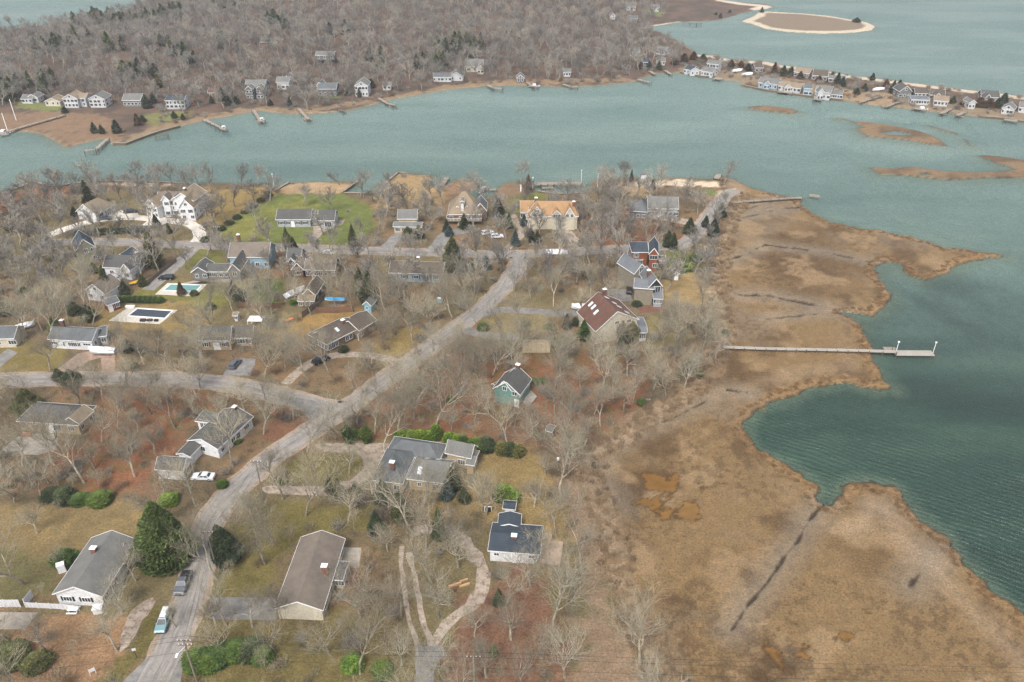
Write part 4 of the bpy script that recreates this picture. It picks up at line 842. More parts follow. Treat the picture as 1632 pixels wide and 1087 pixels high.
FH = [
 (31,52,158,3,2,Wh,Rg,'small white cottage, leftmost house on the far shore',8,'u',3,0,[(42,60,155,7,3.4,2,'v')]),
 (68,97,162,3,2.2,Wc,Rkh,'low cream house second from the left on the far shore',8,'v',3,0,None),
 (97,124,157,6,2.6,Wh,Rkh,'three storey white house with stacked decks, third on the far shore',9,'v',4,0,[(118,136,156,8,5.5,2,'u')]),
 (138,168,158,5.4,2.6,Wh,Rg,'white house with long upstairs railing, fourth on the far shore',9,'v',4,0,None),
 (192,226,160,4,3,Wg,Rg,'weathered grey house behind bare trees, fifth on the far shore',9,'u',5,0,None),
 (260,295,160,5.6,1.8,Wh,Rnb,'white house with dark hipped roof and many windows above the green lawn',10,'u',5,0,None),
 (329,350,148,3.4,2.4,Wbr,Rre,'small brown house among evergreens on the far shore',8,'u',2,0,None),
 (387,424,139,6,3.4,Wlg,Rg,'big pale house with tall gables above the paired white docks',11,'u',5,0,[(390,402,142,6,6.5,2,'v'),(408,418,142,6,6.5,2,'v')]),
 (438,462,131,5,2.6,Wh,Rg,'white gabled house set back in the far woods',9,'u',3,0,[(452,462,126,8,5.6,2.4,'v')]),
 (503,538,142,5,2.8,Wlg,Rbg,'blue grey roofed pale house with two wings on the far shore',10,'u',4,0,[(504,514,136,8,6,2.2,'v')]),
 (563,588,137,7,2.8,Wh,Rg,'tall white gabled house with balconies nearest the bent far dock',10,'v',4,0,None),
 (608,624,137,3,1.8,Wh,Rg,'low white bungalow right of the tall balconied far house',7,'u',2,0,None),
 (688,722,123,3.4,2,Wh,Rbg,'long low white house under the evergreen clump',8,'u',5,0,[(716,739,120,7,3.8,2.2,'v')]),
 (740,772,106,4,4,Wc,Rg,'cream house with one steep broad gable in the far woods',10,'u',3,0,[(760,771,109,5,4,2.6,'v')]),
 (414,432,67,3,2,Wh,Rbg,'lone white house deep in the far woods to the left',9,'u',2,0,None),
 (500,535,88,3.4,2,Wg,Rg,'dim grey roof deep in the far woods above the blue grey house',9,'u',3,0,None),
 (822,837,125,3,2.4,Wlg,Rg,'small grey house at the far waterline below the woods',7,'v',2,0,None),
 (897,911,115,3.4,1.8,Wh,Rg,'small white house tucked in trees above the far waterline',7,'u',3,0,None),
 (998,1015,10,4,2.6,Wh,Rg,'white house high in the far woods at the top edge',12,'u',3,0,None),
 (972,982,26,3,2.6,Wh,Rg,'tiny white gable in the far woods near the top edge',8,'v',1,0,None),
 (1004,1017,30,4,2.4,Wlg,Rbg,'blue grey house near the top inlet beach',10,'u',2,0,None),
 (1039,1052,12,4,2.2,Wh,Rg,'white house above the pale lawn near the top inlet',10,'u',2,0,None),
 (1003,1021,83,3.4,2.2,Wh,Rg,'white house with grey roof left of the wooded point',9,'u',3,0,None),
 (1044,1061,81,3.2,2.4,Wh,Rg,'white gabled house on the tip of the wooded point',9,'u',3,2,None),
 (1024,1037,99,3.2,2,Wlg,Rnb,'pale house with dark roof below the wooded point',8,'u',3,0,None),
 (1047,1062,98,3,2,Wc,Rg,'cream house in bushes below the wooded point',8,'u',2,0,None),
 (1089,1104,111,3.4,2,Wh,Rnb,'white house with dark roof, first behind the stone bulkhead',9,'u',3,2,[(1100,1116,112,7,3.6,2.2,'v')]),
 (1115,1137,114,3.6,2.2,Wh,Rg,'white double gabled house on the bulkhead corner',9,'u',4,3,None),
 (1125,1147,102,7,1.6,Wh,Rg,'three storey white house towering above the bulkhead',10,'u',4,2,None),
 (1202,1218,108,3.6,2.4,Wbr,Rbr,'brown shingled house behind the two beached boats',9,'u',2,0,None),
 (1206,1242,133,3.6,2.8,Wbl,Rg,'pale blue house with red brick chimney on the spit',9,'u',4,4,[(1218,1228,134,5,3.6,2.2,'v')]),
 (1238,1279,139,3.2,2.4,Wh,Rkh,'long white house with pale roof beside the pale blue one',9,'u',6,5,[(1250,1262,139,5,3.2,2,'v')]),
 (1280,1296,141,5,2,Wbl,Rbg,'narrow blue grey cottage between two white waterfront houses',9,'u',3,1,None),
 (1297,1326,147,4.6,3,Wh,Rg,'white house with steep grey roof and deck over the water',10,'u',4,3,[(1304,1314,147,5,5,2.6,'v')]),
 (1321,1344,151,3,1.8,Wh,Rg,'low white boathouse at the end of the waterfront row',9,'u',5,2,None),
 (1263,1292,116,3.6,2.4,Wlg,Rkh,'pale house behind the lawn on the ocean side of the spit',10,'u',4,3,None),
 (1293,1321,121,3.6,3,Wbr,Rbr,'brown roofed house on the ocean side behind the steep grey roof',10,'u',4,2,None),
 (1318,1350,126,3,1.4,Wlg,Rg,'flat grey house low among bushes on the ocean side',9,'u',4,2,None),
 (1432,1456,146,4.4,3.6,Wg,Rd,'dark A-frame gabled house behind evergreens on the spit',9,'v',3,0,None),
 (1451,1484,159,3.4,1.0,Wh,Rms,'long low house with a band of blue framed windows',9,'u',7,1,None),
 (1457,1483,149,3,2,Wh,Rbr,'brown roofed house right of the dark gabled house',8,'u',4,1,None),
 (1480,1508,152,3.2,2.6,Wsh,Rbr,'weathered brown house near the ocean beach',9,'u',4,2,[(1490,1500,153,5,3.4,2,'v')]),
 (1487,1514,161,3.4,2.2,Wh,Rkh,'white house with tan roof and white deck walls',9,'u',4,2,None),
 (1544,1558,164,4,1.8,Wh,Rg,'small square white cottage before the grey gabled house',7,'v',2,0,None),
 (1562,1596,155,3.6,3,Wlg,Rd,'wide grey roofed gabled house near the ocean beach',10,'u',5,2,[(1570,1580,156,5,3.8,2.4,'v')]),
 (1595,1618,174,3.4,2.4,Wh,Rg,'white gabled house second from the right edge of the spit',8,'v',3,3,None),
 (1622,1650,172,3.4,2.4,Wh,Rg,'white house cut off by the right edge',9,'u',3,3,None)]
for r in FH: far_house(r[0], r[1], r[2], r[3], r[4], r[5], r[6], r[7], r[8], r[9], r[10], r[11], "waterfront_house", r[12])
# ------------------------------------------------------------------ pools
def pool(label, deck_px, water_px, cover, strap=False):
    P = world_poly(deck_px, .08); c = P.mean(0); r = empty('swimming_pool', (c[0], c[1], 0), label, 'pool')
    Wp = world_poly(water_px, .08); CLEARP.append(P); BLOCKS.append((np.vstack([P, P[:1]]), .8)); LANDMARKS.append(('teal pool' if 'teal' in label else 'dark covered pool', c[0], c[1]))
    mb = MB(); n_ = len(P)
    a = [(x-c[0], y-c[1], .08) for x, y in P]; b_ = [(x-c[0], y-c[1], .08) for x, y in Wp]
    mb.add(a+b_, [(i, (i+1) % 4, 4+(i+1) % 4, 4+i) for i in range(4)]); mb.add([(x, y, -.1) for x, y, z in a]+a, [(i, (i+1) % 4, 4+(i+1) % 4, 4+i) for i in range(4)])
    mb.build('pool_deck', simple('pool_deck', rgb(204,196,182,.85), .12, 1.5, .9), r)
    k = MB(); k.quad(*[(x, y, .04) for x, y, z in b_]); k.add([(x, y, -.1) for x, y, z in b_]+b_, [(i, (i+1) % 4, 4+(i+1) % 4, 4+i) for i in range(4)]); k.build('pool_cover', cover, r)
    cp = MB()
    for i in range(4): cp.bar(Vector(b_[i])+Vector((0,0,.05)), Vector(b_[(i+1) % 4])+Vector((0,0,.05)), .4, .1)
    cp.build('coping', TRIM, r); return r
pool('rectangular teal pool with pale concrete deck by the lawn', [(267,451),(330,453),(310,472),(247,469)], [(272,453),(322,454.5),(312,464.5),(260,463)], simple('teal_cover', rgb(110,160,156,.8), .12, .8, .6))
pool('rectangular pool with dark winter cover on a wide cream deck', [(206,489),(283,494),(254,516.5),(173,511)], [(219,491.8),(275,495.5),(263,507.5),(204,503.5)], simple('dark_cover', rgb(74,82,92,.75), .15, .8, .7))
# ------------------------------------------------------------------ fences
def fence(label, pts, ht, mat, seg=2.4, name='fence', gap=.0, cap=True):
    L = world_poly(pts); c = L[0]; r = empty(name, (c[0], c[1], 0), label, 'fence'); L = L-c; pieces = []
    for i in range(len(L)-1):
        d = np.linalg.norm(L[i+1]-L[i]); k = max(1, int(round(d/seg)))
        for j in range(k): pieces.append((L[i]+(L[i+1]-L[i])*j/k, L[i]+(L[i+1]-L[i])*(j+1)/k))
    for a, b_ in pieces:
        m_ = (a+b_)/2; ang = math.atan2(b_[1]-a[1], b_[0]-a[0]); ln = np.linalg.norm(b_-a)
        f = MB(); nb = max(2, int(ln/.3))
        for q in range(nb): f.box((-ln/2+ln*(q+.5)/nb, (q % 2)*.03, ht/2), ln/nb-.03-gap, .04, ht+random.uniform(-.03, .03))
        f.bar((-ln/2, .06, ht-.15), (ln/2, .06, ht-.15), .08, .1); link('fence_panel', f.mesh('fence_panel', mat), r, (m_[0], m_[1], .02), ang)
        p = MB(); p.box((0, 0, (ht+.15)/2), .14, .14, ht+.15); link('fence_post', p.mesh('fence_post', mat), r, (a[0], a[1], 0), ang)
    BLOCKS.append((L+c, .5)); return r
WFN = simple('white_fence', (.68,.69,.71,1), .12, 1.5, .7); GFN = simple('grey_fence', rgb(128,116,104,.75), .3, 3, .9); BFN = simple('wicker_fence', rgb(138,106,84,.75), .3, 3, .9)
fence('white board fence running from the left edge to the drive', [(-40,968),(34,967.5)], 1.9, WFN)
fence('white board fence joined to the white house with grey roof', [(42,967),(54,951)], 1.9, WFN)
fence('long white board fence in front of the white gable end', [(42,968),(100,971),(128,974)], 1.3, WFN)
fence('brown board fence behind the grass in front of the blue canopy', [(505,499),(534,499),(565,497)], 2.0, BFN)
fence('grey board fence slanting beside the brown cottage', [(482,507),(505,490),(519,474)], 2.0, GFN)
fence('long brown board fence between two back gardens', [(382,491),(410,492),(448,492)], 1.9, BFN)
fence('low grey fence along the red leaf bank by the lane', [(238,452),(262,432),(282,417)], 1.3, GFN)
fence('weathered fence behind the metal roofed modern house', [(1055,430),(1080,432),(1110,434),(1140,434)], 1.4, GFN)
fence('dark low fence between woods and the russet roofed house', [(1000,562),(1050,561),(1085,560)], 1.2, GFN)
r = fence('dark rail fence north of the teal pool lawn', [(0,346),(30,340),(60,337)], 1.3, GFN)
# board wall in the woods
c = G(832.5, 562, 0); d_ = G(877, 562, 0); r = empty('backboard_wall', (c[0], c[1], 0), 'tall pale plywood practice wall among russet leaves', 'wall'); LANDMARKS.append(('tall plywood wall', c[0], c[1]))
ln = d_[0]-c[0]; PLY = simple('pale_plywood', rgb(206,190,160,.85), .15, 1.2, .85)
for j in range(6):
    f = MB(); f.box((ln*(j+.5)/6, 0, 2.1), ln/6-.04, .12, 4.2); f.build('panel', PLY, r)
f = MB(); f.box((ln/2, 0, 4.28), ln+.1, .2, .12); f.build('top_rail', WOODM, r)
for j in range(4):
    f = MB(); f.bar((ln*(j+.5)/4, .15, 3.4), (ln*(j+.5)/4, 1.8, 0), .12, .12); f.build('brace', WOODM, r)
# ------------------------------------------------------------------ docks, piers, bulkheads
def dock(label, pts, wd=1.6, z=.75, piles=3.0, floats=None, rails=False, name='dock', mat=None, tall=.5, lights=()):
    L = world_poly(pts, z); c = L[0]; r = empty(name, (c[0], c[1], 0), label, 'dock'); L = L-c
    for i in range(len(L)-1):
        a, b_ = L[i], L[i+1]; m = MB(); m.bar((*a, z), (*b_, z), wd, .14); m.build('walkway', mat or DECKM, r)
        ang = math.atan2(b_[1]-a[1], b_[0]-a[0]); nx, ny = -math.sin(ang), math.cos(ang); d = np.linalg.norm(b_-a); k = max(1, int(d/piles)); pm = MB()
        for j in range(k+1):
            q = a+(b_-a)*j/k
            for sd_ in (-1, 1): pm.cyl((q[0]+nx*sd_*wd/2*1.05, q[1]+ny*sd_*wd/2*1.05, -2.0), (q[0]+nx*sd_*wd/2*1.05, q[1]+ny*sd_*wd/2*1.05, z+tall), .13, .12, 6)
        pm.build('piles', WOODM, r)
        if rails:
            rm = MB()
            for sd_ in (-1, 1): rm.bar((a[0]+nx*sd_*wd/2, a[1]+ny*sd_*wd/2, z+.5), (b_[0]+nx*sd_*wd/2, b_[1]+ny*sd_*wd/2, z+.5), .07, .07)
            rm.build('railing', mat or DECKM, r)
    for f in (floats or []):
        a, b_ = world_poly([f[0], f[1]], WZ+.35)-c; m = MB(); m.bar((*a, WZ+.3), (*b_, WZ+.3), f[2], .45); m.build('float', DECKM, r)
    for x, y, h in lights:
        q = np.array(G(x, y, 0)[:2])-c; m = MB(); m.cyl((q[0], q[1], -1), (q[0], q[1], h), .09, .07, 8); po = m.build('lamp_post', TRIM, r); m = MB(); m.cyl((q[0], q[1], h), (q[0], q[1], h+.35), .22, .28, 8); m.build('lamp_head', TRIM, po)
    return r
LD = simple('silvery_planks', rgb(168,162,152,.8), .15, 3, .85)
d = dock('very long straight boardwalk pier crossing the marsh to deep water', [(1152,553),(1220,555.5),(1300,557),(1384,559),(1428,560.5)], 1.25, .8, 2.6, [((1408,556),(1428,556.5),1.6)], False, 'pier', LD, .3, [(1428.5,559,2.6)])
LANDMARKS.append(('long marsh pier', *G(1152,553)[:2]))
dock('wide floating platform at the head of the long boardwalk pier', [(1425,562.5),(1487,563)], 2.6, .35, 6, None, False, 'floating_platform', LD, .9, [(1487,562,3.0)])
dock('boardwalk with a raised end platform over the sandy point marsh', [(1166,323),(1200,320),(1240,317),(1278,315)], 1.5, .9, 3, [((1290,311),(1306,313),2)], True)
dock('long bulkhead pier closing off the boat basin', [(851,293),(926,292)], 3.0, 1.1, 2.5, None, True, 'pier', None, .6, [(849,305,5.5),(926,293,5.5),(952,300,6)])
dock('pale floating dock inside the boat basin', [(863,299),(882,298.5)], 2.2, .15, 4, None)
dock('small grey dock beside the reedy creek mouth', [(703,296),(712,283)], 2.0, .7, 3)
dock('narrow finger dock running to the white motor boat', [(779,302),(792,302)], 1.2, .6, 3)
dock('pale T-shaped dock at the sandy point tip', [(1142,285),(1145,279)], 2.4, .8, 3, [((1140,279),(1149,278.5),1.4)])
dock('stub dock beside the square white marker hut', [(1022,290),(1026,281)], 2.4, 1.2, 3)
dock('dark timber dock at the lawn corner with lamp', [(420,305),(437,297)], 2.6, .8, 3, None, False, 'dock', WOODM, .5, [(436,293,4)])
far_d = [('long footbridge dock crossing the brown far marsh', [(8,210),(60,195),(102,183)], 1.8, [((0,214),(14,212),5)]),
 ('L-shaped white dock at the far marsh corner', [(171,221),(152,238),(134,240)], 1.8, None),
 ('short dark dock beside the far timber bulkhead', [(248,218),(267,214)], 1.6, None),
 ('sloping dock ending at a white boat, left far shore', [(325,190),(345,200),(358,207)], 1.8, None),
 ('straight dock left of the pair on the far shore', [(404,175),(416,194)], 1.8, [((412,192),(420,195),3)]),
 ('straight dock right of the pair on the far shore', [(476,173),(491,190)], 1.8, [((486,187),(493,192),3)]),
 ('short dark stub dock under the blue grey far house', [(540,174),(549,178)], 1.6, None),
 ('bent dock with white float below the tall white far house', [(603,156),(616,164),(629,168)], 1.8, [((620,169),(631,168),2.5)]),
 ('pale angled dock below the cream gabled far house', [(777,135),(785,140),(801,141)], 1.8, None),
 ('small dock with white boats under the far woods', [(840,131),(850,139),(858,138)], 1.6, None),
 ('low dock left of the far woods corner', [(897,134),(910,138),(921,138)], 1.6, None),
 ('white dock on the far woods corner spit', [(1016,126),(1028,129),(1037,131)], 2.0, None),
 ('left small dock in the cove before the bulkhead', [(1035,113),(1043,118)], 2.0, None),
 ('right small dock in the cove before the bulkhead', [(1060,112),(1069,118)], 2.0, None),
 ('square floating dock off the bulkhead corner', [(1138,124),(1150,126)], 4, None),
 ('long pale walkway over the brown bank of the spit', [(1371,163),(1390,157),(1408,152)], 1.6, None),
 ('second pale walkway over the brown bank of the spit', [(1413,170),(1425,165),(1440,161)], 1.6, [((1405,170),(1420,170),1.6)]),
 ('pale dock below the band of blue windows', [(1455,172),(1475,176)], 1.8, None),
 ('slanting dock right of the band of blue windows', [(1500,181),(1515,173)], 2.2, [((1498,181),(1509,182),1.6)]),
 ('Z-shaped dock on the right part of the spit', [(1526,184),(1538,178)], 2.2, [((1523,185),(1536,186),1.6)]),
 ('grey deck dock under the steep grey roofed house', [(1296,157),(1309,158)], 4, None),
 ('low timber dock before the long white waterfront house', [(1240,146),(1263,148)], 2.4, None),
 ('broken line of old pilings off the top inlet', [(1090,36),(1110,38),(1118,37)], 1, None),
 ('old groyne of dark pilings on the inlet beach', [(1125,86),(1146,87)], 1, None),
 ('pale terrace dock near the right edge of the spit', [(1600,190),(1622,193)], 2.6, None)]
for lb, p, wd, fl in far_d: dock(lb, p, wd, .9, 4.5, fl, False, 'dock', DECKM if 'dark' not in lb and 'old' not in lb else WOODM)
def bulkhead(label, pts, ht=1.0, wd=.5, mat=None):
    L = world_poly(pts, 0); c = L[0]; r = empty('bulkhead', (c[0], c[1], 0), label, 'bulkhead'); L = L-c
    m = MB(); k = MB()
    for i in range(len(L)-1):
        a, b_ = L[i], L[i+1]; m.bar((*a, ht/2-.75), (*b_, ht/2-.75), wd, ht+1.0); k.bar((*a, ht-.2), (*b_, ht-.2), wd+.35, .16)
    m.build('timber_wall', mat or WOODM, r); k.build('cap_board', DECKM, r); return r
BW = [('timber bulkhead along the left side of the sandy lawn platform', [(437,306),(461,292)]), ('timber bulkhead on the right side of the sandy lawn platform', [(570,290.5),(548,306)]),
 ('low timber bulkhead across the head of the inlet', [(549,309),(601,309.7)]), ('timber bulkhead on the left side of the grassy platform', [(603,308),(620,288),(635,276),(646,277)]),
 ('low timber bulkhead around the boat basin head', [(856,306),(880,309.5),(905,310.5),(936,308)]), ('long timber bulkhead stepping along the far left shore', [(180,229.5),(201,229.5),(226,220),(251,211),(287,201.5)]),
 ('pale stone bulkhead before the white double gabled houses', [(1084,115.6),(1099,119),(1124,123),(1139,122)]), ('dark timber bulkhead before the pale blue house on the spit', [(1182,136),(1220,144),(1255,149)]),
 ('timber bulkhead under the waterfront row of the spit', [(1262,150),(1308,156.5),(1344,160)]), ('grey bulkhead near the right edge of the spit', [(1560,186),(1599,189),(1632,194.4)]),
 ('timber seawall on the left end of the near shore', [(0,312),(25,302),(55,291),(75,297),(95,299),(113,294)]), ('low seawall behind the near left beach', [(113,294),(150,290.5),(200,290),(250,291),(300,294)])]
for lb, p in BW: bulkhead(lb, p, .75, .5)
# ------------------------------------------------------------------ boats
WRAP = simple('white_shrinkwrap', (.72,.74,.77,1), .1, 1.2, .45, .02); HULL = simple('white_hull', (.70,.72,.74,1), .05, 2, .35); NAVY = simple('dark_trim', rgb(50,62,80), .1, 2, .5)
def boat(label, x, y, L, wd, yaw, cover=True, z=0.0, name='boat', coverm=None, cabin=False, group=None):
    g = G(x, y, z); r = empty(name, (g[0], g[1], z), label, 'boat', group, yaw)
    secs = [(-.5, .86, .9), (-.25, .96, .9), (0, 1, .95), (.22, .86, 1.02), (.38, .5, 1.12), (.5, .04, 1.25)]
    m = MB(); k = len(secs); h = .26*wd+.35; vs_ = []
    for t, b_, s_ in secs: vs_ += [(t*L, 0, .15+.3*(t > .3)), (t*L, b_*wd/2*.75, .38), (t*L, b_*wd/2, h*s_), (t*L, -b_*wd/2, h*s_), (t*L, -b_*wd/2*.75, .38)]
    fs = []
    for i in range(k-1):
        for j in range(5):
            if j == 2: continue
            fs.append((i*5+j, (i+1)*5+j, (i+1)*5+(j+1) % 5, i*5+(j+1) % 5))
    fs.append((0, 1, 2, 3, 4)); m.add(vs_, fs); m.build('hull', HULL, r)
    c = MB(); vs_ = []; up = .22*wd if cover else -.12
    for t, b_, s_ in secs: vs_ += [(t*L, b_*wd/2*1.01, h*s_+.01), (t*L, b_*wd/4, h*s_+up*(.85 if cover else 1)), (t*L, 0, h*s_+up*(1.25 if cover else 1)*(1+.5*(abs(t) < .3))), (t*L, -b_*wd/4, h*s_+up*(.85 if cover else 1)), (t*L, -b_*wd/2*1.01, h*s_+.01)]
    fs = [(i*5+j, (i+1)*5+j, (i+1)*5+j+1, i*5+j+1) for i in range(k-1) for j in range(4)]+[(0, 1, 2, 3, 4)]
    c.add(vs_, fs); c.build('shrink_wrap' if cover else 'deck', coverm or (WRAP if cover else DECKM), r)
    if cabin:
        q = MB(); q.box((.02*L, 0, h+.45), .28*L, wd*.6, .9); q.build('cabin', HULL, r); q = MB(); q.box((.02*L+.14*L+.02, 0, h+.6), .04, wd*.5, .4); q.build('windshield', GLASS, r)
        q = MB(); q.box((-.52*L, 0, h), .35, .4, .8); q.build('outboard', BLK, r)
    st = MB(); st.bar((-.4*L, wd*.4, .08), (.35*L, wd*.4, .08), .15, .16); st.bar((-.4*L, -wd*.4, .08), (.35*L, -wd*.4, .08), .15, .16)
    for t in (-.3, .0, .25): st.bar((t*L, -wd*.4, .14), (t*L, wd*.4, .14), .12, .12)
    if cover: st.build('cradle', WOODM, r)
    return r
D2 = math.radians
boat('white shrink-wrapped boat on the brick paver drive', 165, 563, 7.2, 2.8, D2(178))
boat('white shrink-wrapped boat on the grey lane by the russet roofed house', 929, 493, 6.8, 2.6, D2(176))
boat('white shrink-wrapped boat beside the far road junction', 887, 406, 7.4, 2.7, D2(-8))
boat('white shrink-wrapped boat behind the brown cottage', 471, 470, 7.0, 2.8, D2(48))
boat('small white boat cover behind the cream house at the left edge', 39, 524, 5.6, 2.4, D2(35))
boat('white motor boat moored near the creek mouth docks', 771, 305, 6.5, 2.4, D2(50), False, WZ, cabin=True)
for x, y, yw, lb in ((1175,115,20,'left of two white boats beached on the spit'), (1191,121,15,'right of two white boats beached on the spit'), (1400,145,10,'white covered boat in the open middle of the spit'), (357,207,-50,'white boat at the end of the sloping far dock'), (6,213,0,'white boat at the left edge by the footbridge dock'), (418,194,-60,'white boat at the tip of the left paired dock'), (851,139,0,'white boat at the small dock under far woods'), (1468,176,0,'skiff beside the pale dock below blue windows')):
    boat(lb, x, y, 7, 2.6, D2(yw), x in (1175, 1191, 1400), 0 if x in (1175, 1191, 1400) else WZ, cabin=x not in (1175, 1191, 1400))
boat('bright blue tarp-covered boat under the pine clump', 534, 480, 6.0, 1.6, D2(178), True, .9, 'boat', simple('blue_tarp', rgb(40,150,200,.85), .1, 1, .5))
boat('orange and white kayak stack on the pool lawn', 219, 452, 4.6, 1.2, D2(30), True, .2, 'kayak', simple('orange_plastic', rgb(240,180,60,.9), .1, 1, .5))
# ------------------------------------------------------------------ vehicles
def paint(name, c, rough=.3):
    m, n, b = mat_base(name, rough); b.inputs['Base Color'].default_value = c; b.inputs['Specular IOR Level'].default_value = .5
    b.inputs['Coat Weight'].default_value = .4; b.inputs['Coat Roughness'].default_value = .12; return m
TYRE = simple('tyre_rubber', (.02,.02,.021,1), .1, 3, .9); RIM = simple('wheel_rim', (.35,.36,.38,1), .1, 3, .4); LAMP = simple('lamp_glass', (.6,.62,.64,1), .1, 3, .2); RLAMP = simple('tail_lamp_glass', (.35,.03,.03,1), .1, 3, .3)
def car(label, x, y, yaw, colr, kind='wagon', L=4.6, wd=1.82, name='parked_car', rack=False, cat='car'):
    g = G(x, y, 0); r = empty(name, (g[0], g[1], .03), label, cat, None, yaw); P = paint('car_paint', colr)
    lo = {'wagon': [(-.5,.45),(-.5,.85),(-.49,1.0),(.22,1.0),(.45,.88),(.5,.7),(.5,.4)], 'sedan': [(-.5,.45),(-.49,.85),(-.46,.95),(-.28,.98),(.2,.96),(.46,.82),(.5,.65),(.5,.4)], 'pickup': [(-.5,.5),(-.5,1.05),(.2,1.1),(.47,1.0),(.5,.8),(.5,.45)]}[kind]
    hi = {'wagon': [(-.485,.98),(-.44,1.52),(.05,1.55),(.24,.99)], 'sedan': [(-.33,.96),(-.2,1.42),(.04,1.43),(.22,.95)], 'pickup': [(-.12,1.08),(-.1,1.72),(.1,1.74),(.22,1.09)]}[kind]
    m = MB(); n_ = len(lo); pf = [(a*L, h) for a, h in lo]; vs_ = []
    for s_, ins in ((-1, 0), (-1, .06), (1, .06), (1, 0)): vs_ += []
    prof = lambda k_, top: k_
    for yy, drop in ((-wd/2, .0), (-wd/2+.12, 1), (wd/2-.12, 1), (wd/2, .0)):
        for a, h in pf: vs_.append((a*(1 if drop else .985), yy, h+(0.05 if drop and h > .7 else 0) - (0.03 if not drop and h > .7 else 0)))
    fs = [(j*n_+i, j*n_+(i+1) % n_, (j+1)*n_+(i+1) % n_, (j+1)*n_+i) for j in range(3) for i in range(n_)]+[tuple(range(n_)), tuple(range(4*n_-1, 3*n_-1, -1))]
    m.add(vs_, fs)
    if kind == 'pickup': m.box((-.31*L, wd/2-.1, 1.12), .36*L, .1, .14); m.box((-.31*L, -wd/2+.1, 1.12), .36*L, .1, .14)
    body = m.build('body', P, r)
    bv = body.modifiers.new('soft', 'BEVEL'); bv.width = .05; bv.segments = 2; bv.limit_method = 'ANGLE'; bv.angle_limit = .5
    if kind == 'pickup': m = MB(); m.box((-.31*L, 0, 1.14), .34*L, wd-.34, .04); m.build('cargo_bed', BLK, r)
    q = [(a*L, h) for a, h in hi]; hb, ht = wd/2-.06, wd/2-.24
    def cab(ins): return [(q[0][0], -hb, q[0][1]), (q[1][0], -ht, q[1][1]), (q[2][0], -ht, q[2][1]), (q[3][0], -hb, q[3][1]), (q[0][0], hb, q[0][1]), (q[1][0], ht, q[1][1]), (q[2][0], ht, q[2][1]), (q[3][0], hb, q[3][1])]
    c_ = cab(0); m = MB(); m.add(c_, [(0,1,2,3),(4,7,6,5),(0,4,5,1),(3,2,6,7)]); m.build('cabin_frame', P, r)
    def lerp4(f, g_=.0, s0=.1, s1=.9, off=.015):
        A_, B_, C_, D_ = [Vector(c_[i]) for i in f]; nrm = (B_-A_).cross(D_-A_).normalized(); ctr = sum((Vector(v) for v in c_), Vector())/8
        if nrm.dot((A_+C_)/2-ctr) < 0: nrm = -nrm
        def P_(u, v): return (A_*(1-u)+B_*u)*(1-v)+(D_*(1-u)+C_*u)*v+nrm*off
        return P_
    for nm, f, spans in (('windshield', (3,2,6,7), [(.08,.92,.06,.94)]), ('rear_window', (0,1,5,4), [(.12,.85,.1,.9)]), ('side_window', (0,1,2,3), [(.15,.88,.06,.46),(.15,.88,.52,.92)]), ('side_window', (4,5,6,7), [(.15,.88,.06,.46),(.15,.88,.52,.92)])):
        P_ = lerp4(f)
        for u0, u1, v0, v1 in spans:
            m = MB(); m.quad(P_(u0, v0), P_(u1, v0), P_(u1, v1), P_(u0, v1)); m.build(nm, GLASS, r)
    m = MB(); m.box(((q[1][0]+q[2][0])/2, 0, q[1][1]+.02), q[2][0]-q[1][0]-.05, ht*2-.04, .05); m.build('car_roof', P, r)
    for a in (-.3, .31):
        for s_ in (-1, 1):
            m = MB(); m.cyl((a*L, s_*(wd/2-.2), .33), (a*L, s_*(wd/2+.01), .33), .33, .33, 12); t_ = m.build('wheel', TYRE, r); m = MB(); m.cyl((a*L, s_*(wd/2), .33), (a*L, s_*(wd/2+.02), .33), .2, .19, 8); m.build('rim', RIM, t_)
    for s_ in (-1, 1):
        m = MB(); m.box((.49*L, s_*(wd/2-.25), .72), .12, .34, .14); m.build('headlight', LAMP, r); m = MB(); m.box((-.497*L, s_*(wd/2-.2), .85), .06, .2, .26); m.build('tail_light', RLAMP, r)
        m = MB(); m.box((.17*L, s_*(wd/2+.08), 1.02), .12, .18, .12); m.build('door_mirror', P, r)
    m = MB(); m.box((.503*L, 0, .5), .05, wd-.3, .16); m.build('grille', BLK, r)
    if rack:
        z = q[1][1]+.22; m = MB()
        for s_ in (-1, 1): m.bar((q[1][0], s_*.5, z-.1), (q[2][0]+.1, s_*.5, z-.1), .05, .05)
        for t in (0, .33, .66, 1): m.bar((q[1][0]+t*(q[2][0]-q[1][0]), -.62, z-.05), (q[1][0]+t*(q[2][0]-q[1][0]), .62, z-.05), .06, .05)
        m.build('roof_rack', TRIM, r); m = MB(); m.box((q[1][0]*.55+q[2][0]*.45, 0, z+.04), (q[2][0]-q[1][0])*.95, .95, .10); m.build('cargo_board', WHITE, r)
    BLOCKS.append((np.array([g[:2], g[:2]]), 2.5)); return r
GRN, BKP, WHP, GYP = (.17,.29,.31,1), (.012,.014,.018,1), (.72,.73,.75,1), (.10,.11,.13,1)
def heading(ax, ay, bx, by): a = G(ax, ay); b_ = G(bx, by); return math.atan2(b_[1]-a[1], b_[0]-a[0])
car('pale teal estate car with white roof rack parked on the road verge', 262, 994, heading(270, 968, 255, 1008), GRN, 'wagon', 4.9, 1.85, rack=True); LANDMARKS.append(('teal estate car', *G(262,994)[:2]))
car('dark pickup truck parked on the roadside beyond the teal estate car', 293, 933, heading(299, 918, 289, 942), GYP, 'pickup', 5.4, 1.95, 'pickup_truck', cat='pickup truck')
car('white sedan parked in front of the white L-shaped house', 325, 763, D2(178), WHP, 'sedan', 4.9, 1.82)
